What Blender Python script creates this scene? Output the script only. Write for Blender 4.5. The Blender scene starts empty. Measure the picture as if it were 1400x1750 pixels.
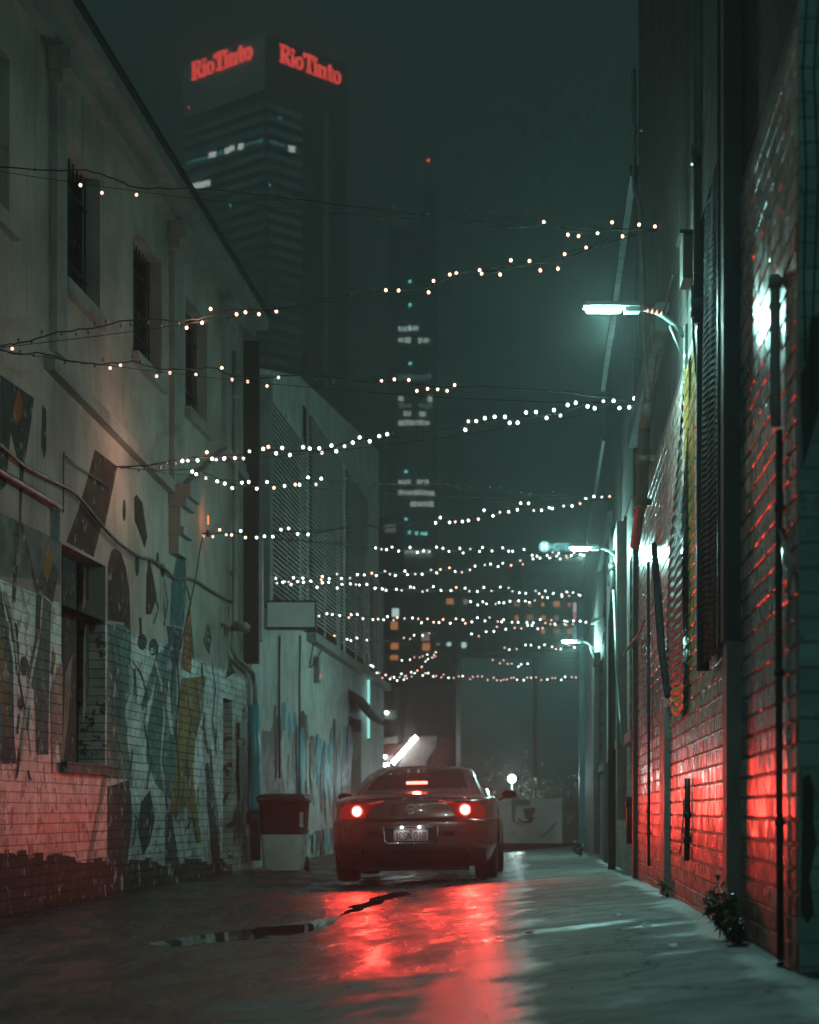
import bpy, bmesh, math, random
from mathutils import Vector as V, Matrix
random.seed(7)
C = bpy.context.scene.collection
F, CX, CY, CZ = 3400.0, 700.0, 1385.0, 0.8

def lin(r, g, b):
    f = lambda c: (c/12.92 if c <= .04045 else ((c+.055)/1.055)**2.4)
    return (f(r/255), f(g/255), f(b/255))

def P(px, py, Y):
    return V(((px-CX)/F*Y, Y, CZ+(CY-py)/F*Y))

class Frame:
    def __init__(s, O, U, N):
        s.O, s.U, s.N = V(O), V(U), V(N).normalized()
    def pt(s, a, z, off=0):
        p = s.O + s.U*a + s.N*off
        return V((p.x, p.y, z))
    def px(s, px, py, off=0):
        k = (px-CX)/F
        o = s.O + s.N*off
        a = (k*o.y-o.x)/(s.U.x-k*s.U.y)
        Y = o.y+s.U.y*a
        return a, CZ+(CY-py)/F*Y
FL = Frame((-4.44, 0, 0), (.0809, 1, 0), (1, -.0809, 0))
FR = Frame((.88, 0, 0), (.0676, 1, 0), (-1, .0676, 0))
def XL(Y): return -4.44+.0809*Y
def XR(Y): return .88+.0676*Y
def cross(Y, x0=0):           # a frame that faces the camera at depth Y, parameter = X
    return Frame((x0, Y, 0), (1, 0, 0), (0, -1, 0))

# ------------------------------------------------------------------ materials
MATS = {}
def newmat(name):
    m = bpy.data.materials.new(name); m.use_nodes = True
    nt = m.node_tree
    for n in list(nt.nodes): nt.nodes.remove(n)
    out = nt.nodes.new('ShaderNodeOutputMaterial')
    b = nt.nodes.new('ShaderNodeBsdfPrincipled')
    nt.links.new(b.outputs[0], out.inputs[0])
    return m, nt, b
def math_(nt, op, a, b=None, c=None, clamp=False):
    n = nt.nodes.new('ShaderNodeMath'); n.operation = op; n.use_clamp = clamp
    for i, v in enumerate((a, b, c)):
        if v is None: continue
        if isinstance(v, (int, float)): n.inputs[i].default_value = v
        else: nt.links.new(v, n.inputs[i])
    return n.outputs[0]
def noise_(nt, vec, scale, detail=3, rough=.55):
    n = nt.nodes.new('ShaderNodeTexNoise'); n.inputs['Scale'].default_value = scale
    n.inputs['Detail'].default_value = detail; n.inputs['Roughness'].default_value = rough
    nt.links.new(vec, n.inputs['Vector']); return n.outputs[0]
def ramp_(nt, v, lo, hi, a=0., b=1.):
    n = nt.nodes.new('ShaderNodeMapRange'); n.interpolation_type = 'SMOOTHSTEP'
    nt.links.new(v, n.inputs[0])
    for i, x in enumerate((lo, hi, a, b)): n.inputs[i+1].default_value = x
    return n.outputs[0]
def mix_(nt, f, a, b, mode='MIX'):
    n = nt.nodes.new('ShaderNodeMix'); n.data_type = 'RGBA'; n.blend_type = mode
    for i, v in ((0, f), (6, a), (7, b)):
        if isinstance(v, (int, float)): n.inputs[i].default_value = v if i == 0 else (v, v, v, 1)
        elif isinstance(v, tuple): n.inputs[i].default_value = (*v[:3], 1)
        else: nt.links.new(v, n.inputs[i])
    return n.outputs[2]
def M(name, col, rough=.6, metal=0., var=.25, scale=2.5, bump=.0, bscale=60, brick=None, peel=None,
      spec=.5, coat=0., grime=0., streak=0., depth=.010, rvar=.12, mort=.62, rough2=None):
    if name in MATS: return MATS[name]
    m, nt, b = newmat(name); MATS[name] = m
    geo = nt.nodes.new('ShaderNodeNewGeometry'); pos = geo.outputs['Position']
    n1 = noise_(nt, pos, scale, 4, .6)
    k = ramp_(nt, n1, .3, .7, 1-var, 1+var*.5)
    height = None
    if brick:
        ax, bw, rh = brick
        sep = nt.nodes.new('ShaderNodeSeparateXYZ'); nt.links.new(pos, sep.inputs[0])
        cmb = nt.nodes.new('ShaderNodeCombineXYZ')
        wob = math_(nt, 'MULTIPLY', math_(nt, 'SUBTRACT', noise_(nt, pos, 9, 2), .5), .012)
        nt.links.new(math_(nt, 'ADD', sep.outputs[0 if ax == 'X' else 1], wob), cmb.inputs[0])
        nt.links.new(math_(nt, 'ADD', sep.outputs[2], wob), cmb.inputs[1])
        bt = nt.nodes.new('ShaderNodeTexBrick'); nt.links.new(cmb.outputs[0], bt.inputs['Vector'])
        bt.inputs['Color1'].default_value = (*[min(1, c*1.12) for c in col], 1)
        bt.inputs['Color2'].default_value = (*[c*.86 for c in col], 1)
        bt.inputs['Mortar'].default_value = (*[c*mort for c in col], 1)
        bt.inputs['Scale'].default_value = 1; bt.inputs['Mortar Size'].default_value = .0062
        bt.inputs['Mortar Smooth'].default_value = .35
        bt.inputs['Brick Width'].default_value = bw; bt.inputs['Row Height'].default_value = rh
        base = bt.outputs['Color']
        height = math_(nt, 'SUBTRACT', 1., bt.outputs['Fac'])
    else:
        base = None
    cc = mix_(nt, 1., base if base is not None else col, (1, 1, 1), 'MULTIPLY')
    kk = nt.nodes.new('ShaderNodeCombineColor')
    for i in range(3): nt.links.new(k, kk.inputs[i])
    cc = mix_(nt, 1., cc, kk.outputs[0], 'MULTIPLY')
    if peel:
        pc, amt = peel
        n2 = noise_(nt, pos, 5.5, 8, .72)
        f = ramp_(nt, n2, .60-amt*.2, .64-amt*.2)
        cc = mix_(nt, f, cc, pc)
        height = math_(nt, 'SUBTRACT', height if height is not None else 0., math_(nt, 'MULTIPLY', f, .18))
    if streak:
        mp = nt.nodes.new('ShaderNodeMapping'); mp.inputs['Scale'].default_value = (14, 14, .7)
        nt.links.new(pos, mp.inputs[0])
        n3 = noise_(nt, mp.outputs[0], 1, 4, .6)
        cc = mix_(nt, ramp_(nt, n3, .52, .72, 0, streak), cc, tuple(c*.35 for c in col))
    if grime:
        n4 = noise_(nt, pos, 1.3, 7, .7)
        cc = mix_(nt, ramp_(nt, n4, .45, .7, 0, grime), cc, tuple(c*.3 for c in col))
    nt.links.new(cc, b.inputs['Base Color'])
    nr = noise_(nt, pos, 7, 4, .65)
    rr = ramp_(nt, nr, .25, .75, max(.02, rough-rvar), min(1, rough+rvar))
    nt.links.new(rr, b.inputs['Roughness'])
    b.inputs['Metallic'].default_value = metal
    b.inputs['Specular IOR Level'].default_value = spec
    if coat:
        b.inputs['Coat Weight'].default_value = coat; b.inputs['Coat Roughness'].default_value = .05
    if bump:
        nb = math_(nt, 'MULTIPLY', noise_(nt, pos, bscale, 4, .6), bump)
        height = nb if height is None else math_(nt, 'ADD', height, nb)
    if height is not None:
        bp = nt.nodes.new('ShaderNodeBump'); bp.inputs['Strength'].default_value = 1
        bp.inputs['Distance'].default_value = depth
        nt.links.new(height, bp.inputs['Height']); nt.links.new(bp.outputs[0], b.inputs['Normal'])
    return m
def E(name, col, strength, sample=True, base=(.02, .02, .02)):
    if name in MATS: return MATS[name]
    m, nt, b = newmat(name); MATS[name] = m
    b.inputs['Base Color'].default_value = (*base, 1)
    b.inputs['Emission Color'].default_value = (*col, 1)
    b.inputs['Emission Strength'].default_value = strength
    if not sample:
        m.cycles.emission_sampling = 'NONE'
    return m

# ------------------------------------------------------------------ mesh builder
class MB:
    def __init__(s): s.v, s.f, s.m, s.mats, s.sm = [], [], [], [], []
    def mi(s, mat):
        if mat not in s.mats: s.mats.append(mat)
        return s.mats.index(mat)
    def add(s, vs, fs, mat, smooth=False):
        b = len(s.v); s.v += [V(p) for p in vs]
        i = s.mi(mat)
        for f in fs:
            s.f.append([b+k for k in f]); s.m.append(i); s.sm.append(smooth)
        return s
    def hexa(s, p, mat):      # p: 4 bottom + 4 top
        return s.add(p, [(0, 3, 2, 1), (4, 5, 6, 7), (0, 1, 5, 4), (1, 2, 6, 5), (2, 3, 7, 6), (3, 0, 4, 7)], mat)
    def box(s, c, d, mat, R=None):
        x, y, z = d[0]/2, d[1]/2, d[2]/2
        ps = [V(q) for q in ((-x, -y, -z), (x, -y, -z), (x, y, -z), (-x, y, -z), (-x, -y, z), (x, -y, z), (x, y, z), (-x, y, z))]
        if R: ps = [R @ q for q in ps]
        return s.hexa([V(c)+q for q in ps], mat)
    def fbox(s, fr, a0, a1, z0, z1, o0, o1, mat):
        q = [fr.pt(a, z, o) for z in (z0, z1) for a, o in ((a0, o1), (a1, o1), (a1, o0), (a0, o0))]
        return s.hexa(q, mat)
    def fprism(s, fr, pts, o0, o1, mat):     # polygon in frame coords, extruded o0..o1
        n = len(pts)
        vs = [fr.pt(a, z, o1) for a, z in pts]+[fr.pt(a, z, o0) for a, z in pts]
        fs = [list(range(n)), list(range(2*n-1, n-1, -1))]+[(i, i+n, (i+1) % n+n, (i+1) % n) for i in range(n)]
        return s.add(vs, fs, mat)
    def tube(s, pts, r, mat, n=8, smooth=True, cap=True):
        pts = [V(p) for p in pts]; rr = r if isinstance(r, (list, tuple)) else [r]*len(pts)
        rings = []; up = V((0, 0, 1))
        for i, p in enumerate(pts):
            t = (pts[min(i+1, len(pts)-1)]-pts[max(i-1, 0)]).normalized()
            u = up if abs(t.z) < .9 else V((1, 0, 0))
            e1 = t.cross(u).normalized(); e2 = t.cross(e1)
            rings.append([p+(e1*math.cos(2*math.pi*k/n)+e2*math.sin(2*math.pi*k/n))*rr[i] for k in range(n)])
        vs = [q for r_ in rings for q in r_]
        fs = [(i*n+k, i*n+(k+1) % n, (i+1)*n+(k+1) % n, (i+1)*n+k) for i in range(len(pts)-1) for k in range(n)]
        if cap: fs += [list(range(n))[::-1], [(len(pts)-1)*n+k for k in range(n)]]
        return s.add(vs, fs, mat, smooth)
    def lathe(s, c, axis, prof, mat, n=16, smooth=True):   # prof: (r, h)
        ax = V(axis).normalized(); u = V((0, 0, 1)) if abs(ax.z) < .9 else V((1, 0, 0))
        e1 = ax.cross(u).normalized(); e2 = ax.cross(e1); c = V(c)
        vs = []
        for r, h in prof:
            for k in range(n):
                a = 2*math.pi*k/n
                vs.append(c+ax*h+(e1*math.cos(a)+e2*math.sin(a))*max(r, 1e-4))
        fs = [(i*n+k, i*n+(k+1) % n, (i+1)*n+(k+1) % n, (i+1)*n+k) for i in range(len(prof)-1) for k in range(n)]
        return s.add(vs, fs, mat, smooth)
    def grid(s, rows, mat, smooth=True, close=False):
        h, w = len(rows), len(rows[0])
        vs = [p for r in rows for p in r]
        fs = [(i*w+j, i*w+(j+1) % w, (i+1)*w+(j+1) % w, (i+1)*w+j) for i in range(h-1) for j in range(w if close else w-1)]
        return s.add(vs, fs, mat, smooth)
    def build(s, name, parent=None, subd=0, fix=True):
        me = bpy.data.meshes.new(name)
        o = bpy.data.objects.new(name, me); C.objects.link(o)
        off = V((0, 0, 0))
        if parent is not None:
            o.parent = parent; off = WL[parent.name]
        me.from_pydata([p-off for p in s.v], [], s.f)
        for mt in s.mats: me.materials.append(mt)
        for i, p in enumerate(me.polygons):
            p.material_index = s.m[i]; p.use_smooth = s.sm[i]
        if fix:
            bm = bmesh.new(); bm.from_mesh(me)
            bmesh.ops.recalc_face_normals(bm, faces=bm.faces); bm.to_mesh(me); bm.free()
        me.update()
        if subd:
            md = o.modifiers.new('s', 'SUBSURF'); md.levels = md.render_levels = subd
        WL[o.name] = off
        return o
WL = {}
def tag(o, label, cat, group=None, kind=None):
    if label: o['label'] = label
    if cat: o['category'] = cat
    if group: o['group'] = group
    if kind: o['kind'] = kind
    return o
def thing(name, loc, label, cat, group=None):
    o = bpy.data.objects.new(name, None); C.objects.link(o); o.location = loc; o.empty_display_size = .1
    WL[o.name] = V(loc)
    return tag(o, label, cat, group)
def solo(mb, name, label, cat, group=None):     # a thing that is one mesh, origin at its first vertex's foot
    t = mb.build(name); tag(t, label, cat, group); return t
def light(kind, name, loc, col, power, parent=None, size=.1, aim=None, spread=None, size_y=None):
    l = bpy.data.lights.new(name, kind); l.color = col; l.energy = power
    if kind == 'AREA':
        l.size = size
        if size_y: l.shape = 'RECTANGLE'; l.size_y = size_y
        if spread: l.spread = spread
    else:
        l.shadow_soft_size = size
    if kind == 'SPOT' and spread: l.spot_size = spread; l.spot_blend = .9
    o = bpy.data.objects.new(name, l); C.objects.link(o)
    off = WL[parent.name] if parent else V((0, 0, 0))
    if parent: o.parent = parent
    o.location = V(loc)-off
    if aim is not None:
        o.rotation_euler = V(aim).to_track_quat('-Z', 'Y').to_euler()
    return o
def wall_holes(mb, fr, a0, a1, z0, z1, th, holes, mat, matr=None):
    matr = matr or mat
    As = sorted({a0, a1, *[h[0] for h in holes], *[h[1] for h in holes]})
    Zs = sorted({z0, z1, *[h[2] for h in holes], *[h[3] for h in holes]})
    def inh(a, z): return any(h[0] < a < h[1] and h[2] < z < h[3] for h in holes)
    for i in range(len(As)-1):
        for j in range(len(Zs)-1):
            if inh((As[i]+As[i+1])/2, (Zs[j]+Zs[j+1])/2): continue
            A0, A1, Z0, Z1 = As[i], As[i+1], Zs[j], Zs[j+1]
            for o, w in ((0, 1), (-th, 0)):
                q = [fr.pt(A0, Z0, o), fr.pt(A1, Z0, o), fr.pt(A1, Z1, o), fr.pt(A0, Z1, o)]
                mb.add(q, [(0, 1, 2, 3)], mat)
    for h in holes+[(a0, a1, z0, z1)]:
        A0, A1, Z0, Z1 = h[:4]
        for (p, q) in (((A0, Z0), (A1, Z0)), ((A1, Z0), (A1, Z1)), ((A1, Z1), (A0, Z1)), ((A0, Z1), (A0, Z0))):
            mb.add([fr.pt(*p, 0), fr.pt(*q, 0), fr.pt(*q, -th), fr.pt(*p, -th)], [(0, 1, 2, 3)], matr)
def poly_px(mb, fr, pts, off, mat, base=0):       # flat paint shape on a wall, traced then laid at real size
    q = [fr.px(x, y, base) for x, y in pts]
    mb.add([fr.pt(a, z, base+off) for a, z in q], [list(range(len(q)))], mat)
def oval(cx, cy, rx, ry, n=14, rot=0):
    r = []
    for k in range(n):
        a = 2*math.pi*k/n; x, y = rx*math.cos(a), ry*math.sin(a)
        r.append((cx+x*math.cos(rot)-y*math.sin(rot), cy+x*math.sin(rot)+y*math.cos(rot)))
    return r
WORLD_BACK = 8; LAMP = 70.; SIDE = 1.95; BEHIND = 2.3; RED = 128.; BEAM = 82; BRAKE = 18.; BULB = 7.5; RED_SIGN = 5.5; HAZE = .0034; SPILL = 7.
# ------------------------------------------------------------------ world
w = bpy.data.worlds.new('World'); bpy.context.scene.world = w; w.use_nodes = True
nt = w.node_tree; bg = nt.nodes['Background']
SKY = tuple(c*1.30 for c in lin(34, 51, 49))
tc = nt.nodes.new('ShaderNodeTexCoord'); sp = nt.nodes.new('ShaderNodeSeparateXYZ')
nt.links.new(tc.outputs['Generated'], sp.inputs[0])
# night sky over a city: brightened behind the photographer as added fill, darker ahead
f = ramp_(nt, sp.outputs[1], .78, -.25, 1., WORLD_BACK)
nt.links.new(f, bg.inputs['Strength']); bg.inputs['Color'].default_value = (*SKY, 1)

# ------------------------------------------------------------------ ground
def hR(Y): return .545+min(max(Y-9.75, 0), 26)*.0085
def ground_h(X, Y):
    t = (X-XL(Y))/(XR(Y)-XL(Y))
    hm = .78+max(0, min(Y, 46)-22)*.006
    pts = ((-9., .83), (0, .81), (.36, .845), (.62, hm), (.82, (hm*.45+hR(Y)*.55)), (1., hR(Y)+.01), (1.03, hR(Y)), (9, hR(Y)))
    if Y > 44:
        k = min(1, (Y-44)/4); 
    else: k = 0
    for (a, b), (c, d) in zip(pts, pts[1:]):
        if t <= c:
            q = (t-a)/(c-a) if c > a else 0
            h = b+(d-b)*max(0, q); break
    else: h = hR(Y)
    return h*(1-k)+.93*k
def gz(X, Y): return CZ-ground_h(X, Y)
def smooth(x, a, b):
    t = max(0, min(1, (x-a)/(b-a))); return t*t*(3-2*t)
from mathutils import noise as NZ
def make_ground():
    m, nt, b = newmat('wet_road')
    geo = nt.nodes.new('ShaderNodeNewGeometry'); pos = geo.outputs['Position']
    at = nt.nodes.new('ShaderNodeVertexColor'); at.layer_name = 'mask'
    sc = nt.nodes.new('ShaderNodeSeparateColor'); nt.links.new(at.outputs[0], sc.inputs[0])
    nA = noise_(nt, pos, 1.6, 6, .65); nB = noise_(nt, pos, 45, 4, .7); nC = noise_(nt, pos, 6, 6, .7)
    nD = noise_(nt, pos, 160, 2, .6)
    conc = ramp_(nt, math_(nt, 'ADD', sc.outputs[0], math_(nt, 'MULTIPLY', math_(nt, 'SUBTRACT', nC, .5), .35)), .42, .58)
    pud = ramp_(nt, math_(nt, 'ADD', sc.outputs[1], math_(nt, 'MULTIPLY', math_(nt, 'SUBTRACT', nC, .5), .6)), .45, .6)
    damp = ramp_(nt, math_(nt, 'ADD', sc.outputs[2], math_(nt, 'MULTIPLY', math_(nt, 'SUBTRACT', nA, .5), 1.4)), .4, .75)
    asph = mix_(nt, ramp_(nt, nB, .35, .7), (.012, .018, .018), (.034, .045, .044))
    cc = mix_(nt, ramp_(nt, nA, .35, .65), (.20, .205, .195), (.38, .385, .37))
    cc = mix_(nt, ramp_(nt, nD, .4, .75, 0, .45), cc, (.05, .055, .055))
    cc = mix_(nt, ramp_(nt, nC, .45, .68, 0, .6), cc, (.06, .068, .066))
    cc = mix_(nt, damp, cc, (.03, .038, .038))
    vo = nt.nodes.new('ShaderNodeTexVoronoi'); vo.feature = 'DISTANCE_TO_EDGE'; vo.inputs['Scale'].default_value = 1.1
    wv = nt.nodes.new('ShaderNodeVectorMath'); wv.operation = 'ADD'; nt.links.new(pos, wv.inputs[0])
    n3 = nt.nodes.new('ShaderNodeTexNoise'); n3.inputs['Scale'].default_value = 4; n3.inputs['Detail'].default_value = 5; nt.links.new(pos, n3.inputs['Vector'])
    v3 = nt.nodes.new('ShaderNodeVectorMath'); v3.operation = 'SCALE'; v3.inputs['Scale'].default_value = .55; nt.links.new(n3.outputs['Color'], v3.inputs[0]); nt.links.new(v3.outputs[0], wv.inputs[1])
    nt.links.new(wv.outputs[0], vo.inputs['Vector'])
    crack = ramp_(nt, vo.outputs[0], .004, .016, 1, 0)
    cc = mix_(nt, math_(nt, 'MULTIPLY', crack, .85), cc, (.01, .012, .012))
    col = mix_(nt, conc, asph, cc)
    col = mix_(nt, pud, col, (.006, .008, .008))
    nt.links.new(col, b.inputs['Base Color'])
    mp = nt.nodes.new('ShaderNodeMapping'); mp.inputs['Scale'].default_value = (3.2, .8, 1); nt.links.new(pos, mp.inputs[0])
    ra = ramp_(nt, noise_(nt, mp.outputs[0], 1.0, 6, .7), .36, .64, .20, .48)
    rc = mix_(nt, damp, .75, .34)
    r = mix_(nt, conc, ra, rc); r = mix_(nt, pud, r, .015)
    nt.links.new(r, b.inputs['Roughness'])
    sl = mix_(nt, conc, .24, mix_(nt, damp, .14, .24)); nt.links.new(sl, b.inputs['Specular IOR Level'])
    hb = math_(nt, 'ADD', math_(nt, 'MULTIPLY', nB, .5), math_(nt, 'MULTIPLY', nD, .35))
    hb = math_(nt, 'ADD', hb, math_(nt, 'MULTIPLY', nC, .8))
    hb = math_(nt, 'MULTIPLY', hb, math_(nt, 'SUBTRACT', 1., pud))
    bp = nt.nodes.new('ShaderNodeBump'); bp.inputs['Distance'].default_value = .009; bp.inputs['Strength'].default_value = .8
    nt.links.new(hb, bp.inputs['Height']); nt.links.new(bp.outputs[0], b.inputs['Normal'])
    ys = [-3000, -900, -250, -80, -30, -12, -4, 0, 2, 4]
    y = 5.
    while y < 50: ys.append(y); y += .05+.006*max(0, y-6)
    ys += [54, 60, 75, 100, 160, 260, 480, 800, 1500, 3500]
    ts = [i/110 for i in range(111)]
    xs_far = [-3000, -800, -200, -60, -20, -9, -5]
    rows = []
    for Y in ys:
        Yc = max(5, min(Y, 50))
        row = [V((XL(Yc)+d*1.0, Y, CZ-.82)) for d in xs_far]
        for t in ts:
            X = XL(Yc)-.6+(XR(Yc)+.6-XL(Yc)+.6)*t
            h = ground_h(X, Yc)
            z = CZ-h+(NZ.noise(V((X*1.1, Y*.7, 0)))*.012 if 5 < Y < 50 else 0)
            row.append(V((X, Y, z)))
        row += [V((XR(Yc)+d, Y, CZ-hR(Yc))) for d in (1.5, 4, 9, 25, 80, 300, 900, 3000)]
        rows.append(row)
    mb = MB(); mb.grid(rows, m)
    o = mb.build('road', fix=False); o['kind'] = 'structure'
    me = o.data; ca = me.color_attributes.new('mask', 'FLOAT_COLOR', 'POINT')
    for i, v in enumerate(me.vertices):
        X, Y, Z = v.co
        n = NZ.noise(V((X*2.2, Y*1.1, 3))); n2 = NZ.noise(V((X*.8, Y*.5, 9)))
        # concrete strip to the right of the seam, and the worn dry slab nearest the camera
        seam = .39+(Y-9.9)*.056
        c = smooth(X+n*.22+n2*.12, seam-.20, seam+.20)
        yb = 9.9 if X > .38 else 8.75
        if Y < yb:
            c = max(c, smooth(yb-Y+n*.25, -.03, .12)*smooth(X+n*.35, -1.5, -.2))
        if Y > 26: c = smooth(X+n*.3, .3, .8)
        # puddle along the gutter
        u = (Y-12.7)/3.8
        pc = -1.12+(Y-13.2)*.31 if Y < 15 else -.56+(Y-15)*.11
        wd = (.34*smooth(15.2-Y, 0, 2.2)*smooth(Y, 12.2, 12.7)+.07)*(1 if Y > 12.2 else 0)+.16*n+.06*n2
        p = smooth(wd-abs(X-pc), -.10, .12) if 11.9 < Y < 18 else 0
        if 16.5 < Y < 19.5: p = max(p, smooth(.11+.12*n-abs(X-(-.45+(Y-16.5)*.13)), -.05, .05))
        if 22.5 < Y < 34: p = max(p, smooth(n+n2*.8, .05, .3)*smooth(1.2-abs(X-.1), 0, .6))
        if Y < 16: p = max(p, smooth(n2*1.2+n*.5, .25, .55)*smooth(-X, .9, 1.6)*.9)
        # damp stains on the concrete
        d = 0
        for (x0, y0, rx, ry, k) in ((.95, 10.7, .55, .5, .9), (1.25, 10.2, .5, .25, .8), (1.55, 9.3, .5, .3, .8), (1.1, 10.4, .9, .5, .6), (1.75, 12.5, .35, 2.2, .8), (2.0, 17, .3, 3, .7), (1.2, 8.2, .35, .12, .6)):
            d = max(d, k*math.exp(-((X-x0)/rx)**2-((Y-y0)/ry)**2))
        if Y < 10.2 and X < .6: d = max(d, .55*smooth(.6-X, 0, .3))
        if abs(X-seam) < .5: d = max(d, .75*smooth(.5-abs(X-seam), 0, .4)+.2*n)
        d = max(d, .12+.38*n2+.3*n)
        d = max(d, .8*smooth(X, XR(max(5, min(Y, 50)))-.30, XR(max(5, min(Y, 50)))-.05))
        ca.data[i].color = (c, p, .12+d*.75, 1)
    return o
make_ground()

# ------------------------------------------------------------------ common materials
plaster = M('aged_plaster', (.40, .365, .325), .85, spec=.15, var=.3, scale=1.2, bump=.5, bscale=30, streak=.45, depth=.006)
pbrick = M('painted_brick_pale', (.50, .50, .47), .40, brick=('Y', .24, .086), var=.45, peel=((.10, .06, .045), .3), bump=.5, bscale=50, grime=.7, spec=.5, depth=.016, mort=.3)
dark = M('dark_recess', (.012, .014, .014), .8)
glassd = M('dark_window_glass', (.012, .016, .018), .12, rvar=.05, spec=.6)
metal_d = M('dark_iron', (.03, .032, .032), .45, metal=.4)
metal_g = M('galvanised_steel', (.30, .32, .32), .42, metal=.6)
trim = M('painted_trim', (.30, .285, .265), .55, bump=.3, streak=.3)
gloss_brick = M('gloss_painted_brick', (.36, .33, .315), .20, brick=('Y', .12, .086), var=.22, bump=.10, bscale=40, grime=.35, spec=.9, rvar=.06, coat=.0, mort=.55, depth=.007, peel=((.06, .045, .04), -.12))
def paint(name, col, left=True, rough=None):
    if left: return M('mural_'+name, col, rough or .72, spec=.15, brick=('Y', .24, .086), var=.4, bump=.5, bscale=50, grime=.45, peel=((.40, .41, .38), .16), depth=.016, mort=.3)
    return M('mural_glossy_'+name, col, rough or .20, brick=('Y', .12, .086), var=.25, bump=.10, bscale=40, grime=.3, spec=.9, rvar=.06, depth=.007)
def paintflat(name, col): return M('paint_'+name, col, .85, var=.4, scale=4, bump=.3, spec=.1, streak=.4, peel=((.30, .27, .24), .08))

# ------------------------------------------------------------------ left building with the mural
def left_building():
    T = thing('mural_building', (XL(20), 20, 0), 'two storey rendered building with abstract mural over painted bricks', 'building')
    wins = [(14.6, 15.75), (17.41, 18.78), (20.2, 21.6), (22.94, 24.3), (25.75, 26.75)]
    zb, zt = CZ+4.66, CZ+5.95
    Y0, Y1 = 8.5, 27.35
    zm = CZ+1.80
    big = (17.35, 18.99, CZ+.43, CZ+2.33); door = (25.42, 26.12, -.2, CZ+1.44)
    mb = MB()
    up = [(a, b, zb, zt) for a, b in wins]+[(big[0], big[1], zm, big[3])]
    wall_holes(mb, FL, Y0, Y1, zm, CZ+6.55, .34, up, plaster)
    wall_holes(mb, FL, Y0, Y1, -.6, zm, .34, [(big[0], big[1], big[2], zm), door], pbrick)
    mb.fbox(FL, Y0, Y1-.01, -.6, CZ+6.5, -7, -.36, dark)
    mb.fbox(FL, Y1+.002, Y1+.25, -.6, CZ+6.55, -7, -.0, plaster)
    mb.build('wall', T)
    mb = MB()
    mb.fbox(FL, Y0, Y1+.1, CZ+6.50, CZ+6.64, -.2, .10, trim)
    mb.fbox(FL, Y0, Y1+.2, CZ+6.645, CZ+6.80, -.2, .26, trim)
    mb.fbox(FL, Y0, Y1+.2, CZ+6.805, CZ+6.86, -7, .30, metal_d)
    mb.build('eave', T)
    for i, (a, b) in enumerate(wins):
        mb = MB()
        o0, o1 = -.24, -.18
        mb.fbox(FL, a+.005, a+.07, zb+.01, zt-.01, o0, o1, metal_d); mb.fbox(FL, b-.07, b-.005, zb+.01, zt-.01, o0, o1, metal_d)
        mb.fbox(FL, a+.07, b-.07, zb+.01, zb+.08, o0, o1, metal_d); mb.fbox(FL, a+.07, b-.07, zt-.08, zt-.01, o0, o1, metal_d)
        mb.fbox(FL, a+.07, b-.07, (zb+zt)/2-.025, (zb+zt)/2+.025, o0+.005, o1+.005, metal_d)
        wn = mb.build('window', T)
        mb = MB(); mb.fbox(FL, a+.06, b-.06, zb+.06, zt-.06, o0+.01, o0+.02, glassd); mb.build('pane', wn)
        mb = MB()
        n = 9
        for k in range(n):
            x = a+.10+(b-a-.2)*k/(n-1)
            mb.fbox(FL, x-.006, x+.006, zb+.02, zt-.02, -.13, -.115, metal_d)
        mb.fbox(FL, a+.02, b-.02, zb+.3, zb+.32, -.132, -.113, metal_d); mb.fbox(FL, a+.02, b-.02, zt-.32, zt-.3, -.132, -.113, metal_d)
        mb.build('security_bars', wn)
        mb = MB(); mb.fbox(FL, a-.06, b+.08, zb-.13, zb-.004, -.1, .07, trim); mb.build('sill', wn)
    for (a, b, z0) in ((16.98, 17.32, CZ+3.92), (22.0, 22.5, CZ+3.62), (25.3, 25.85, CZ+4.55)):
        mb = MB(); mb.fbox(FL, a, b, z0, CZ+6.2, .002, .06, trim)
        mb.fbox(FL, a-.05, b+.05, CZ+6.2, CZ+6.30, .002, .12, trim); mb.fbox(FL, a-.09, b+.09, CZ+6.303, CZ+6.497, .002, .20, trim)
        mb.build('pilaster', T)
    mb = MB()    # moulded corbel under the middle pilaster
    a, b = 21.95, 22.55
    for z0, z1, o in ((3.46, 3.60, .25), (3.36, 3.457, .20), (3.14, 3.357, .13), (3.05, 3.137, .17), (2.84, 3.047, .11)):
        mb.fbox(FL, a+(.25-o)*.3, b-(.25-o)*.3, CZ+z0, CZ+z1, .002, o, trim)
    mb.build('corbel', T)
    mb = MB()
    for (p, q) in (((77, 606), (296, 832)), ((305, 832), (380, 764)), ((384, 768), (416, 812))):
        A = FL.px(*p); B = FL.px(*q)
        mb.fprism(FL, [(A[0], A[1]), (B[0], B[1]), (B[0], B[1]-.13), (A[0], A[1]-.13)], .002, .085, trim)
    mb.build('string_course', T)
    # boarded ground floor opening
    mb = MB()
    a, b, z0, z1 = big
    mb.fbox(FL, a+.01, b-.01, z0+.01, z1-.01, -.30, -.26, dark)
    mr = paintflat('maroon_board', (.055, .032, .03)); tl = paintflat('teal_board', (.05, .075, .075)); pl = paintflat('pale_board', (.30, .27, .25))
    mb.fbox(FL, a+.02, a+.50, z0+.01, z1-.01, -.20, -.17, mr)
    mb.fbox(FL, a+.68, a+1.18, z0+.01, z1-.01, -.20, -.165, tl)
    fb = FL
    def bp(pts, off, mat): poly_px(mb, FL, pts, 0, mat, base=off)
    bp([(116, 1068), (124, 1060), (125, 1120), (112, 1150), (108, 1170), (110, 1100)], -.166, paintflat('grey_shard', (.16, .19, .19)))
    bp([(112, 1150), (124, 1118), (117, 1230), (108, 1300), (106, 1300)], -.164, pl)
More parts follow.
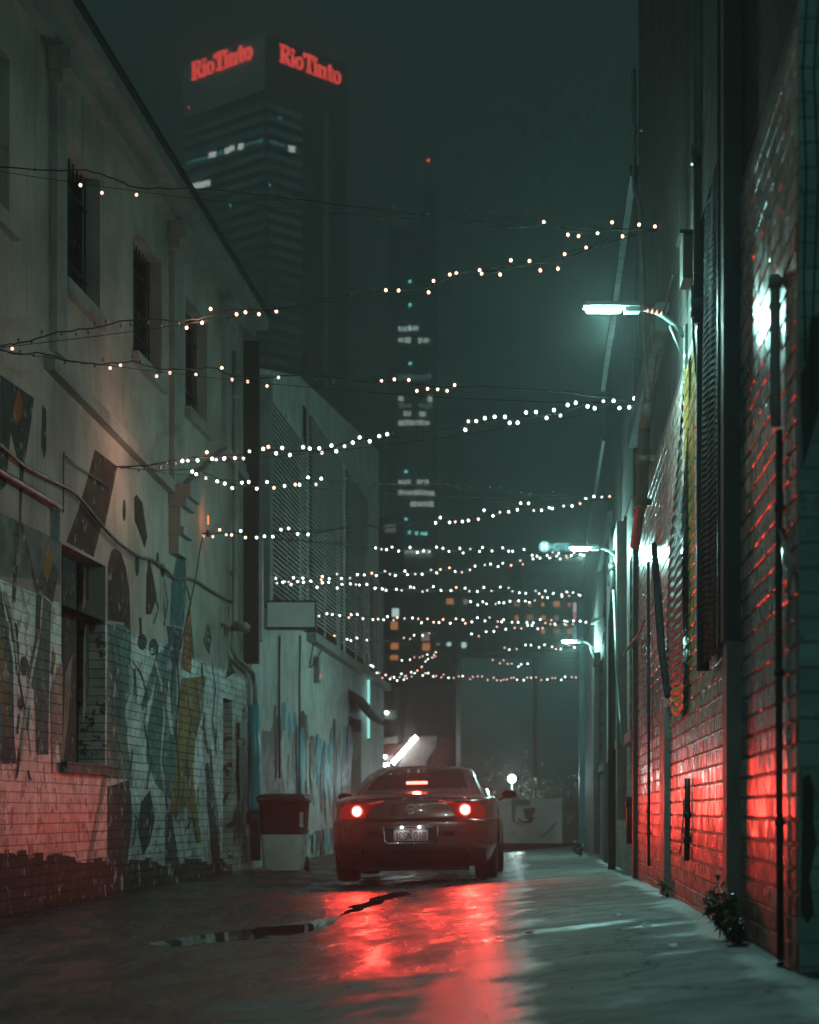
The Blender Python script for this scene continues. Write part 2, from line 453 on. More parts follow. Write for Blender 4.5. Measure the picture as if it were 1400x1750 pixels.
    bp([(144, 955), (152, 940), (162, 960), (162, 1045), (150, 1022), (141, 1045)], -.161, paintflat('brick_pink', (.20, .12, .10)))
    bp([(146, 1066), (158, 1066), (156, 1090), (151, 1180), (142, 1240), (143, 1100)], -.160, pl)
    bp([(143, 1085), (149, 1080), (150, 1150), (146, 1190), (142, 1160)], -.158, paintflat('aqua', (.16, .24, .24)))
    mb.build('boarded_window', T)
    mb = MB(); mb.fbox(FL, a-.03, b+.05, z0-.10, z0-.004, -.1, .06, paint('sill_teal', (.10, .14, .13))); mb.build('sill', T)
    mb = MB(); mb.fbox(FL, door[0]+.01, door[1]-.01, -.1, door[3]-.01, -.28, -.22, metal_d); mb.build('door', T)
    # mural shapes
    K = {'dk': (.035, .06, .06), 'br': (.06, .04, .035), 'tl': (.06, .15, .15), 'bl': (.055, .08, .12), 'oc': (.29, .18, .06), 'or': (.34, .12, .04),
         'gy': (.16, .21, .20), 'pk': (.42, .30, .26), 'wh': (.70, .69, .66), 'mt': (.10, .19, .18)}
    mb = MB(); cnt = [0]
    def S(c, pts, plast=False):
        cnt[0] += 1
        mat = paintflat('shape_'+c, K[c]) if plast else paint('shape_'+c, K[c])
        poly_px(mb, FL, pts, .0008+.00007*cnt[0], mat)
    S('dk', [(0, 640), (58, 680), (52, 730), (42, 790), (38, 835), (36, 900), (32, 900), (33, 800), (18, 740), (10, 830), (0, 838)], 1)
    S('or', [(31, 664), (40, 690), (36, 715), (27, 728), (21, 705)], 1)
    S('dk', [(72, 692), (79, 700), (79, 770), (75, 785), (70, 760)], 1)
    S('br', [(162, 768), (200, 797), (193, 835), (184, 876), (178, 905), (172, 902), (160, 952), (113, 926), (134, 870), (150, 815)], 1)
    S('gy', [(0, 876), (30, 890), (104, 925), (104, 1000), (60, 990), (0, 985)], 1)
    S('dk', oval(212, 872, 3, 19), 1)
    S('br', [(229, 850), (234, 845), (240, 855), (250, 925), (247, 938), (236, 905), (230, 890)], 1)
    S('dk', [(239, 856), (243, 857), (252, 920), (249, 922)], 1)
    S('br', [(184, 1060), (184, 965), (190, 941), (197, 937), (207, 945), (215, 970), (221, 1010), (223, 1078), (213, 1073), (212, 1064)], 1)
    S('tl', [(300, 960), (309, 935), (316, 945), (318, 980), (314, 1072), (290, 1068), (292, 1000)], 1)
    S('br', [(254, 950), (262, 985), (268, 1022), (258, 1050), (249, 1050), (250, 985)], 1)
    S('dk', oval(234, 965, 4, 20), 1); S('dk', oval(269, 955, 2.5, 12), 1); S('dk', oval(278, 975, 4, 12), 1)
    S('oc', [(82, 925), (90, 945), (92, 965), (82, 1003), (73, 970)], 1)
    S('tl', [(86, 868), (102, 873), (102, 930), (86, 922)], 1)
    S('dk', [(62, 1005), (72, 968), (80, 998), (90, 960), (100, 975), (90, 1030)])
    S('dk', [(27, 893), (34, 893), (26, 1030), (20, 1030)]); S('dk', [(33, 893), (38, 893), (66, 1012), (61, 1012)])
    S('tl', [(0, 1000), (10, 1060), (22, 1130), (24, 1255), (0, 1262)])
    S('tl', [(62, 1010), (88, 1032), (84, 1160), (82, 1290), (62, 1290), (58, 1180), (45, 1160), (60, 1090)])
    S('oc', [(0, 1078), (8, 1120), (14, 1200), (17, 1305), (12, 1305), (8, 1230), (0, 1190)])
    S('dk', oval(41, 1138, 7, 17)); S('dk', oval(25, 1082, 6, 18)); S('dk', oval(35, 1203, 5, 11))
    S('bl', [(0, 1262), (24, 1255), (28, 1305), (0, 1306)])
    S('mt', [(184, 1066), (212, 1068), (224, 1080), (222, 1180), (212, 1220), (222, 1262), (226, 1332), (182, 1330)])
    S('mt', [(262, 1190), (270, 1130), (286, 1096), (300, 1120), (303, 1260), (296, 1372), (266, 1340), (250, 1290), (252, 1240)])
    S('bl', [(284, 1070), (298, 975+95), (312, 1075), (304, 1140), (292, 1130)])
    S('dk', oval(243, 1097, 8, 14)); S('dk', oval(262, 1106, 8, 15)); S('wh', oval(259, 1112, 2.5, 5))
    S('gy', [(268, 1120), (277, 1108), (256, 1195), (244, 1215), (240, 1205)])
    S('wh', [(222, 1210), (238, 1160), (244, 1162), (236, 1240), (242, 1330), (232, 1380), (224, 1320), (216, 1260)])
    S('wh', [(288, 1160), (291, 1200), (296, 1262), (290, 1250), (284, 1200)])
    S('oc', [(310, 1160), (352, 1155), (346, 1220), (334, 1260), (330, 1330), (344, 1440), (338, 1442), (322, 1372), (300, 1400), (290, 1385), (302, 1290), (306, 1200)])
    S('or', [(325, 1040), (329, 1090), (326, 1152), (308, 1140), (316, 1075)])
    S('dk', [(357, 1067), (361, 1090), (357, 1120), (347, 1095)])
    S('dk', oval(350, 1258, 1.6, 15)); S('dk', oval(369, 1258, 1.6, 13))
    S('dk', [(350, 1308), (355, 1302), (361, 1350), (372, 1420), (377, 1478), (362, 1476), (356, 1390)])
    S('gy', [(356, 1308), (359, 1306), (370, 1370), (376, 1432), (372, 1430)])
    S('dk', [(183, 1345), (222, 1332), (226, 1400), (214, 1500), (184, 1500)])
    S('dk', [(240, 1372), (256, 1350), (264, 1400), (256, 1440), (244, 1462), (236, 1420)])
    S('dk', [(282, 1392), (292, 1386), (308, 1490), (282, 1492)])
    S('pk', [(180, 1315), (186, 1315), (152, 1490), (144, 1490)])
    S('pk', [(86, 1180), (96, 1150), (106, 1130), (106, 1300), (96, 1260), (88, 1330)])
    S('oc', [(90, 1110), (95, 1120), (90, 1155), (86, 1150)])
    rm = random.Random(31)
    def line(c, pts, w):
        L = []; Rr = []
        for i, (x, y) in enumerate(pts):
            x0, y0 = pts[max(i-1, 0)]; x1, y1 = pts[min(i+1, len(pts)-1)]; dx, dy = x1-x0, y1-y0; q = math.hypot(dx, dy) or 1
            ww = w*(.5+.5*math.sin(math.pi*(i+.5)/len(pts)))*rm.uniform(.7, 1.2); L.append((x-dy/q*ww/2, y+dx/q*ww/2)); Rr.append((x+dy/q*ww/2, y-dx/q*ww/2))
        S(c, L+Rr[::-1])
    line('dk', [(4, 1010), (16, 1060), (30, 1100), (32, 1160), (44, 1220), (52, 1290)], 2.5)
    line('wh', [(72, 1020), (66, 1090), (50, 1170), (40, 1250), (34, 1300)], 5); line('wh', [(10, 1010), (24, 1080), (30, 1150)], 4)
    line('dk', [(188, 1080), (196, 1150), (190, 1220), (206, 1290), (200, 1330)], 2.5); line('tl', [(200, 1080), (206, 1160), (202, 1240)], 6)
    line('dk', [(226, 1130), (240, 1150), (252, 1190), (246, 1240), (258, 1300), (250, 1350)], 2.5)
    line('wh', [(262, 1120), (276, 1170), (280, 1230), (274, 1300), (282, 1360)], 3); line('br', [(300, 1100), (306, 1180), (300, 1250), (306, 1330), (300, 1400)], 3)
    line('dk', [(318, 1180), (326, 1230), (318, 1290), (326, 1350), (320, 1400)], 2); line('bl', [(334, 1170), (340, 1210), (334, 1260)], 4)
    line('dk', [(250, 1000), (262, 1010), (270, 1040), (262, 1066)], 2); line('dk', [(196, 950), (206, 980), (210, 1030), (208, 1060)], 1.6)
    line('gy', [(280, 990), (286, 1030), (280, 1070)], 3); line('br', [(318, 1000), (326, 1030), (318, 1060)], 2.5)
    line('dk', [(362, 1130), (368, 1180), (362, 1230), (370, 1290)], 1.6); line('tl', [(386, 1160), (392, 1130), (400, 1150)], 2.5)
    for i in range(34):
        x = rm.choice([rm.uniform(2, 100), rm.uniform(186, 300), rm.uniform(300, 375)]); y = rm.uniform(1010, 1400); h = rm.uniform(14, 60); d_ = rm.uniform(-6, 6)
        line(rm.choice(['dk', 'tl', 'mt', 'gy', 'bl', 'wh', 'br', 'oc']), [(x, y), (x+d_*.3, y+h*.4), (x+d_, y+h)], rm.uniform(1.2, 5))
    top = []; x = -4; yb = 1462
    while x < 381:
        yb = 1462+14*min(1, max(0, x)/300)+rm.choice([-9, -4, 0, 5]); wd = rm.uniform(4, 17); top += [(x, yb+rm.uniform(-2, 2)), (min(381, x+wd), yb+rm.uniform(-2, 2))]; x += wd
    K['pl'] = (.035, .035, .033); S('pl', top+[(381, 1500), (250, 1545), (120, 1580), (-4, 1600)])  # band of shade painted dark along the foot of the wall
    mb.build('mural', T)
left_building()

# cables and fittings on the left wall
def cable(name, label, fr, pts, r, off, mat, cat='cable', closed=False):
    mb = MB(); q = []
    for i, p in enumerate(pts):
        o = off if not isinstance(off, (list, tuple)) else off[i]
        a, z = fr.px(p[0], p[1], o); q.append(fr.pt(a, z, o))
    sm = []
    for i in range(len(q)-1):       # Catmull-Rom
        p0, p1, p2, p3 = q[max(i-1, 0)], q[i], q[i+1], q[min(i+2, len(q)-1)]
        for k in range(4):
            t = k/4; sm.append(.5*((2*p1)+(p2-p0)*t+(2*p0-5*p1+4*p2-p3)*t*t+(3*p1-p0-3*p2+p3)*t**3))
    sm.append(q[-1])
    mb.tube(sm, r, mat, n=7)
    return solo(mb, name, label, cat)
rub = M('black_rubber', (.015, .016, .016), .5, bump=.2)
cable('power_cable', 'thick dark cable sagging diagonally across the mural wall', FL, [(-30, 740), (0, 760), (40, 795), (85, 820), (130, 845), (180, 905), (212, 935), (240, 952), (262, 958), (285, 975), (300, 988), (330, 990), (362, 1010), (398, 1030)], .016, .04, rub)
cable('thin_cable', 'thin dark cable above the boarded window opening', FL, [(113, 780), (130, 795), (160, 815), (183, 830)], .008, .03, rub)
cable('guy_wire', 'slanted guy wire from string lights down to the mural wall', FL, [(347, 915), (341, 945), (335, 985), (322, 1045), (308, 1110)], .007, [.25, .2, .15, .1, .04], rub)
cable('angle_conduit', 'dark angled conduit over the rectangular sign panel', FL, [(-30, 785), (0, 806), (50, 836), (103, 868)], .028, .05, metal_d, 'conduit')
cable('service_conduit', 'thin vertical conduit beside the dark painted parallelogram', FL, [(109, 773), (109, 830), (108, 876)], .007, .02, metal_d, 'conduit')
# ------------------------------------------------------------------ further left: recess, second building, sign boxes
white = M('white_painted_render', (.62, .61, .58), .55, bump=.5, bscale=25, streak=.35, grime=.3, depth=.006)
def pipe_thing(name, label, fr, pts, r, off, mat, cat='pipe', collars=(), group=None):
    T = None
    q = []
    for i, p in enumerate(pts):
        o = off if not isinstance(off, (list, tuple)) else off[i]
        a, z = fr.px(p[0], p[1], o); q.append(fr.pt(a, z, o))
    T = thing(name, q[-1], label, cat, group)
    mb = MB(); mb.tube(q, r, mat, n=12)
    mb.build('shaft', T)
    for (k, t) in collars:
        c = q[k].lerp(q[k+1], t); ax = q[k+1]-q[k]
        mb = MB(); mb.lathe(c, ax, [(r*1.0, -r), (r*1.3, -r), (r*1.3, r), (r*1.0, r)], mat, 12)
        mb.box(c-fr.N*(off if not isinstance(off, (list, tuple)) else off[k])*.5, (r*1.2, r*1.2, r*1.0), mat)
        mb.build('collar', T)
    return T
pipe_thing('downpipe', 'pale downpipe running down the corner of the mural building', FL, [(402, 600), (402, 860), (401, 1060), (398, 1110), (404, 1125), (432, 1150), (436, 1175), (436, 1205)], .035, .09, trim, 'downpipe', [(0, .3), (1, .6), (2, .3)])
teal = M('teal_gloss_paint', (.008, .32, .38), .35, var=.3, bump=.2, grime=.2)
pipe_thing('painted_downpipe', 'fat teal painted downpipe at the foot of the left wall', FL, [(433, 1205), (435, 1300), (436, 1398), (437, 1470)], .075, .10, teal, 'downpipe', [(2, .02)])
def small_floodlight():
    a, z = FL.px(418, 1075, .25)
    T = thing('security_camera', FL.pt(a, z+.05, 0), 'small pale security camera bracketed out from the left wall', 'camera')
    mb = MB(); mb.tube([FL.pt(a-.3, z+.03, 0), FL.pt(a-.3, z+.03, .12)], .02, trim); mb.build('bracket', T)
    mb = MB(); R = Matrix.Rotation(math.radians(-8), 3, 'X')
    c = FL.pt(a-.1, z, .16)
    mb.tube([c+V((-.02, .14, .03)), c+V((.14, -.16, -.02))], [.052, .05], trim, 12)
    mb.tube([c+V((-.03, .16, .045)), c+V((.15, -.20, .005))], [.06, .058], trim, 4)
    mb.build('housing', T)
    mb = MB(); d = V((.16, -.30, -.05)).normalized(); mb.lathe(c+V((.14, -.16, -.02))+d*.002, d, [(0, 0.003), (.035, .003), (.035, 0)], glassd, 12); mb.build('lens', T)
small_floodlight()
def projecting_sign():
    A = FL.pt(28.0, 0, 0)
    fr = cross(27.1); X0 = P(417, 0, 27.1).x; X1 = P(447, 0, 27.1).x
    z0, z1 = CZ+(1385-1134)/F*27.1, CZ+(1385-585)/F*27.1
    T = thing('projecting_sign', (X0, 27.1, z0), 'tall dark vertical sign box projecting between the two left buildings', 'sign')
    mb = MB(); mb.fbox(fr, X0, X1-.03, z0, z1, -.10, .10, M('sign_black', (.014, .017, .017), .6)); mb.build('box', T)
    mb = MB(); mb.fbox(fr, X1-.028, X1+.02, z0+.3, z0+1.7, -.11, .11, metal_g); mb.build('edge_trim', T)
    for z in (z0+.4, z1-.5): mb = MB(); mb.box((X0-.02, 27.1, z), (.14, .05, .05), metal_d); mb.build('bracket', T)
projecting_sign()
def blank_lightbox():
    Y = 28.85; fr = cross(Y)
    X0, X1 = P(455, 0, Y).x, P(541, 0, Y).x; z0, z1 = CZ+(1385-1076)/F*Y, CZ+(1385-1027)/F*Y
    T = thing('blank_sign', (X0, Y, z0), 'blank off white box sign projecting over the alley', 'sign')
    mb = MB(); mb.fbox(fr, X0, X1, z0, z1, -.10, .08, metal_d); mb.build('frame', T)
    mb = MB(); mb.fbox(fr, X0+.02, X1-.02, z0+.03, z1-.03, .081, .09, M('acrylic_face', (.85, .82, .78), .4, var=.08)); mb.build('face', T)
    mb = MB(); mb.tube([V((X0-.35, Y, z1-.08)), V((X0+.01, Y, z1-.08))], .02, metal_d); mb.build('bracket', T)
blank_lightbox()

def second_building():
    Y0, Y1 = 27.7, 47.3
    T = thing('louvred_building', (XL(36), 36, 0), 'pale building with slatted screens above a graffitied wall', 'building')
    zl = CZ+2.98
    dr = (39.8, 42.2, -.6, CZ+1.9)
    mb = MB()
    wall_holes(mb, FL, Y0, Y1, -.6, zl, .3, [dr], white)
    mb.fprism(FL, [(29.0, zl), (Y1, zl), (Y1, CZ+8.55), (33.4, CZ+7.3), (29.0, CZ+6.45)], -.45, -.12, white)
    mb.fbox(FL, 29.0, Y1-.02, -.6, CZ+6.4, -8, -.46, white)
    mb.fbox(FL, Y1-.35, Y1-.02, CZ+6.4, CZ+8.4, -8, -.46, white)
    mb.build('wall', T)
    mb = MB(); mb.fbox(FL, 33.5, Y1+.2, zl-.13, zl+.02, .002, .16, trim); mb.build('canopy_edge', T)
    mb = MB(); mb.fbox(FL, dr[0]+.01, dr[1]-.01, -.3, dr[3]-.01, -.25, -.2, metal_d); mb.build('door', T)
    mb = MB(); a, b = 39.7, 42.6; z = CZ+2.42
    mb.hexa([FL.pt(a, z-.62, .45), FL.pt(b, z-.62, .45), FL.pt(b, z-.15, .01), FL.pt(a, z-.15, .01),
             FL.pt(a, z-.55, .47), FL.pt(b, z-.55, .47), FL.pt(b, z, .01), FL.pt(a, z, .01)], M('awning_cloth', (.02, .024, .024), .8)); mb.build('awning', T)
    mb = MB(); mb.fbox(FL, 29.0, 29.3, zl, CZ+6.35, -.119, .06, trim); mb.build('corner_post', T)
    sl = M('louvre_slat', (.58, .57, .55), .5, var=.15)
    for (a, b, zt) in ((29.36, 33.3, 6.25), (33.9, 38.6, 6.9), (39.4, 43.6, 6.9), (44.1, 46.9, 5.3)):
        mb = MB()
        n = int((zt-3.3)/.074)
        for k in range(n):
            z = CZ+3.25+k*.074
            mb.hexa([FL.pt(a, z-.022, .04), FL.pt(b, z-.022, .04), FL.pt(b, z+.014, -.02), FL.pt(a, z+.014, -.02),
                     FL.pt(a, z-.012, .05), FL.pt(b, z-.012, .05), FL.pt(b, z+.024, -.01), FL.pt(a, z+.024, -.01)], sl)
        for x in (a, (a+b)/2, b-.07): mb.fbox(FL, x, x+.07, CZ+3.1, CZ+zt, -.06, -.022, sl)
        mb.fbox(FL, a, b, CZ+3.05, CZ+zt, -.119, -.1, dark)
        mb.build('louvre_screen', T)
    # dripping blue graffiti along the foot of the wall
    mb = MB(); rnd = random.Random(5); c = [0]
    G = {'te': (.008, .36, .44), 'bl': (.02, .15, .34), 'aq': (.10, .55, .62), 'dk': (.02, .035, .04), 'oc': (.28, .15, .04), 'wh': (.6, .6, .58), 'pu': (.10, .05, .12), 'sl': (.06, .11, .12)}
    def S(k, pts):
        c[0] += 1; poly_px(mb, FL, pts, .001+.0005*c[0], M('graffiti_'+k, G[k], .45, var=.35, bump=.3))
    def drip(k, x, w, top, bot):
        n = 7; L = []; Rr = []
        for i in range(n):
            t = i/(n-1); y = top+(bot-top)*t
            ww = w*(.25+.75*math.sin(math.pi*min(1, t*1.1+.08))**.7)*(.8+.4*rnd.random())
            L.append((x-ww/2+rnd.uniform(-1, 1), y)); Rr.append((x+ww/2+rnd.uniform(-1, 1), y))
        S(k, L+Rr[::-1])
    S('te', [(443, 1300), (447, 1288), (455, 1282), (462, 1286), (462, 1335), (447, 1338)])
    S('dk', [(447, 1248), (462, 1250), (470, 1225), (486, 1228), (488, 1250), (478, 1270), (486, 1365), (450, 1365)])
    for k, x, w, t, b in (('te', 484, 9, 1200, 1262), ('te', 495, 6, 1215, 1290), ('te', 504, 7, 1217, 1300), ('dk', 470, 6, 1205, 1300), ('wh', 487, 13, 1248, 1365), ('dk', 492, 7, 1290, 1362), ('sl', 505, 12, 1255, 1365)):
        drip(k, x, w, t, b)
    S('oc', [(500, 1252), (527, 1251), (527, 1272), (518, 1282), (514, 1300), (505, 1300)])
    for i in range(46):
        x = rnd.uniform(505, 596); t = rnd.uniform(1215, 1300)+(x-540)*.25; b = rnd.uniform(1340, 1425)
        drip(rnd.choice(['te', 'bl', 'te', 'aq', 'dk', 'sl', 'pu', 'te', 'wh', 'bl', 'aq']), x, rnd.uniform(3, 10), t, b)
    for i in range(26):
        x = rnd.uniform(522, 606); drip(rnd.choice(['aq', 'wh', 'te', 'aq', 'sl']), x, rnd.uniform(3, 8), rnd.uniform(1415, 1430), rnd.uniform(1440, 1478))
    for i in range(9):
        x = rnd.uniform(402, 425); drip(rnd.choice(['aq', 'dk', 'wh', 'sl']), x, rnd.uniform(3, 7), rnd.uniform(1240, 1400), rnd.uniform(1400, 1470))
    S('sl', [(404, 1235), (421, 1232), (421, 1262), (404, 1262)])
    S('dk', [(407, 1275), (420, 1275), (417, 1375), (412, 1378), (407, 1330)])
    mb.build('graffiti', T)
second_building()
def wheelie_bin():
    Y = 26.6; Xc = P(486, 0, Y).x; z0 = gz(Xc, Y)
    T = thing('wheelie_bin', (Xc, Y, z0), 'wheelie bin with dark top half and pale lower body against the wall', 'bin')
    R = Matrix.Rotation(-.1, 3, 'Z')
    def Q(x, y, z): return V((Xc, Y, z0))+R @ V((x, y, z))
    body = M('bin_pale_plastic', (.55, .55, .52), .28, var=.12, spec=.6); dk = M('bin_green_plastic', (.012, .03, .027), .5, spec=.3)
    def ring(w, d, z, r=.05):
        out = []
        for sx, sy, a0 in ((1, 1, 0), (-1, 1, 90), (-1, -1, 180), (1, -1, 270)):
            for k in range(4):
                a = math.radians(a0+30*k); out.append(Q(sx*(w/2-r)+r*math.cos(a), sy*(d/2-r)+r*math.sin(a), z))
        return out
    mb = MB(); mb.grid([ring(.48, .52, .03), ring(.50, .54, .08), ring(.55, .60, .50)], body, True, True); mb.build('body', T)
    mb = MB(); mb.grid([ring(.552, .602, .501), ring(.60, .66, .93), ring(.64, .70, .93), ring(.64, .70, .97)], dk, True, True); mb.build('upper_body', T)
    mb = MB(); mb.grid([ring(.66, .72, .975), ring(.66, .72, .995), ring(.60, .64, 1.03), ring(.3, .3, 1.045), ring(.11, .11, 1.045)], dk, True, True)
    mb.tube([Q(-.25, .40, .99), Q(.25, .40, .99)], .016, dk); mb.build('lid', T)
    for s in (-1, 1):
        mb = MB(); mb.lathe(Q(s*.27, .26, .10), R @ V((1, 0, 0)), [(0, -.03), (.09, -.03), (.10, -.015), (.10, .015), (.09, .03), (0, .03)], rub, 16); mb.build('wheel', T)
    mb = MB(); mb.add([Q(.26, -.352, .60), Q(.31, -.352, .60), Q(.312, -.36, .80), Q(.262, -.36, .80)], [(0, 1, 2, 3)], M('sticker', (.55, .5, .48), .5)); mb.build('sticker', T)
wheelie_bin()
def wall_box():
    pass
# tube light over the far door
def tube_light(name, label, A, B, r, mat, cat='tube light'):
    T = thing(name, B, label, cat); d = (B-A)
    mb = MB(); mb.tube([A, B], r, mat, 12); mb.build('tube', T)
    mb = MB(); mb.tube([A-d.normalized()*.05, A], r*1.25, metal_g, 10); mb.build('end_cap', T); mb = MB(); mb.tube([B, B+d.normalized()*.05], r*1.25, metal_g, 10); mb.build('end_cap', T)
    return T
teal_lamp = E('teal_tube', (.35, .95, .88), 1.0)
a, z0 = FL.px(630, 1262, .06); a1, z1 = FL.px(630, 1162, .06)
T = tube_light('tube_light', 'upright teal tube light on the wall beyond the awning', FL.pt(a, z1, .06), FL.pt(a, z0, .06), .028, teal_lamp)
light('POINT', 'glow', FL.pt(a, (z0+z1)/2, .35), (.45, 1, .92), 5, T, .2)

# ------------------------------------------------------------------ end of the alley
def end_buildings():
    Y = 62.0; fr = cross(Y)
    X0, X1 = P(560, 0, Y).x, P(789, 0, Y).x; zt = CZ+(1385-1172)/F*Y
    T = thing('dark_shophouse', ((X0+X1)/2, Y, 0), 'dark low building across the end of the alley, red lit at its base', 'building')
    dk = M('dark_cladding', (.035, .036, .036), .6, bump=.3)
    mb = MB(); mb.fbox(fr, X0, X1, -.5, zt, -8, 0, dk); mb.build('wall', T)
    mb = MB()
    for x in (665, 690, 715, 742, 770): xx = P(x, 0, Y).x; mb = MB(); mb.fbox(fr, xx-.04, xx+.04, -.4, zt-.4, .002, .07, metal_d); mb.build('pier', T)
    pan = M('pale_panel', (.24, .21, .20), .5, var=.3, bump=.3); pr = M('red_panel', (.10, .035, .03), .5, var=.3)
    zz = lambda y: CZ+(1385-y)/F*Y
    def pp(pts, o, mat, nm):
        mb = MB(); mb.fprism(fr, [(P(x, 0, Y).x, zz(y)) for x, y in pts], o, o+.02, mat); mb.build(nm, T)
    pp([(700, 1259), (748, 1258), (744, 1280), (730, 1300), (724, 1330), (672, 1330), (690, 1290)], .08, pan, 'banner')
    pp([(752, 1262), (784, 1262), (775, 1280), (752, 1330), (728, 1330), (740, 1290)], .08, pr, 'banner')
    pp([(654, 1262), (680, 1258), (680, 1270), (655, 1272)], .08, pan, 'shelf_sign')
    pp([(656, 1214), (679, 1214), (679, 1226), (670, 1232), (658, 1228)], .08, M('grey_teal_panel', (.16, .2, .19), .5), 'shelf_sign')
    pp([(652, 1292), (672, 1291), (672, 1300), (652, 1300)], .08, pan, 'shelf_sign')
    pp([(655, 1274), (690, 1272), (672, 1291), (655, 1290)], .08, pr, 'banner')
    cw = E('cool_white_lamp', (.92, 1, .97), 14)
    for i, (x, y) in enumerate(((661, 1218), (658, 1293))):
        mb = MB(); c = P(x, y, Y-.25); mb.lathe(c, (0, 0, 1), [(0, -.055), (.05, -.03), (.06, 0), (.05, .03), (0, .055)], cw, 12)
        mb.tube([c+V((0, 0, .05)), c+V((0, .25, .08))], .015, metal_d)
        t = solo(mb, 'wall_lamp', ['small round white wall lamp, upper of two at the alley end', 'small round white wall lamp, lower of two at the alley end'][i], 'lamp', 'round wall lamps')
    T2 = tube_light('diagonal_tube_light', 'bright white tube light slanting up behind the car roof', P(712, 1259, Y-.3), P(671, 1305, Y-.3), .07, cw)
    light('POINT', 'glow', P(706, 1285, Y-1.2), (1, .9, .85), 14, T2, .15)
    tube_light('short_tube_light', 'short level white tube light just above the car roof', P(653, 1308, Y-.32), P(665, 1306, Y-.32), .05, cw)
    # tall pale blank wall
    Y = 56.0; fr = cross(Y); X0, X1 = P(788, 0, Y).x, P(1035, 0, Y).x; zt = CZ+(1385-1124)/F*Y
    T = thing('blank_gable_building', ((X0+X1)/2, Y, 0), 'big plain blue grey wall with a dark upright joint', 'building')
    bl = M('blue_grey_render', (.16, .28, .29), .7, var=.18, scale=.6, bump=.3)
    mb = MB(); mb.fbox(fr, X0, X1, -.5, zt, -10, 0, bl); mb.build('wall', T)
    mb = MB(); mb.fbox(fr, X0-.05, X1, zt+.002, zt+.16, -10, .08, metal_d); mb.build('coping', T)
    mb = MB(); x = P(914, 0, Y).x; mb.fbox(fr, x-.06, x+.06, -.4, zt, .002, .12, metal_d); mb.build('joint_strip', T)
    # hoarding with painted panels
    Y = 47.5; fr = cross(Y); zz = lambda y: CZ+(1385-y)/F*Y; xx = lambda x: P(x, 0, Y).x
    T = thing('painted_hoarding', (xx(925), Y, zz(1460)), 'low hoarding with a pink white painted panel at the alley end', 'hoarding')
    pk = M('hoarding_pink_white', (.86, .74, .72), .5, var=.3, scale=1.5); rd = M('hoarding_brown', (.26, .12, .11), .5, var=.2)
    mb = MB(); mb.fbox(fr, xx(800), xx(961), zz(1441), zz(1365), -.06, 0, pk); mb.build('painted_panel', T)
    mb = MB(); mb.fbox(fr, xx(961)+.003, xx(1010), zz(1441), zz(1365), -.06, 0, rd); mb.build('brown_panel', T)
    mb = MB(); mb.fbox(fr, xx(800), xx(1010), zz(1475), zz(1441)-.003, -.3, .05, dark); mb.build('plinth', T)
    mb = MB(); k = [0]
    D = M('hoarding_ink', (.03, .05, .06), .5); A = M('hoarding_aqua', (.12, .24, .27), .5); Rr = M('hoarding_rust', (.25, .07, .05), .5); W = M('hoarding_pale_line', (.3, .27, .27), .5)
    def S(mat, pts): k[0] += 1; mb.add([fr.pt(xx(x), zz(y), .002+.001*k[0]) for x, y in pts], [list(range(len(pts)))], mat)
    S(A, [(874, 1366), (906, 1366), (906, 1376), (882, 1378), (880, 1404), (876, 1404)])
    S(Rr, [(895, 1382), (915, 1380), (912, 1392), (905, 1402), (897, 1398)])
    S(D, [(894, 1384), (903, 1381), (900, 1388), (916, 1384), (911, 1393), (898, 1390)])
    S(D, [(886, 1397), (892, 1403), (900, 1404), (905, 1400), (900, 1398), (910, 1395), (913, 1400), (907, 1407), (895, 1408), (886, 1403)])
    S(A, [(878, 1405), (893, 1412), (912, 1414), (893, 1410), (880, 1403)])
    S(A, [(950, 1405), (936, 1420), (920, 1432), (922, 1433), (938, 1423), (951, 1408)])
    S(W, [(962, 1385), (968, 1388), (973, 1395), (980, 1388), (986, 1386), (982, 1396), (975, 1409), (968, 1409), (969, 1403), (972, 1399), (966, 1396)])
    mb.build('artwork', T)
end_buildings()
def globe_lamp():
    c = P(875, 1331, 50.5)
    T = thing('globe_lamp', (c.x, c.y, 0), 'round white globe lamp on a post glowing among shrubs', 'lamp')
    mb = MB(); mb.lathe(c, (0, 0, 1), [(.1*math.sin(math.pi*k/8), -.1*math.cos(math.pi*k/8)) for k in range(9)], E('globe_white', (.85, 1, .97), 22), 16); mb.build('globe', T)
    mb = MB(); mb.tube([V((c.x, c.y, -.1)), c-V((0, 0, .1))], .025, metal_d); mb.build('post', T)
    light('POINT', 'glow', c+V((0, -.16, 0)), (.7, 1, .95), 110, T, .1)
globe_lamp()
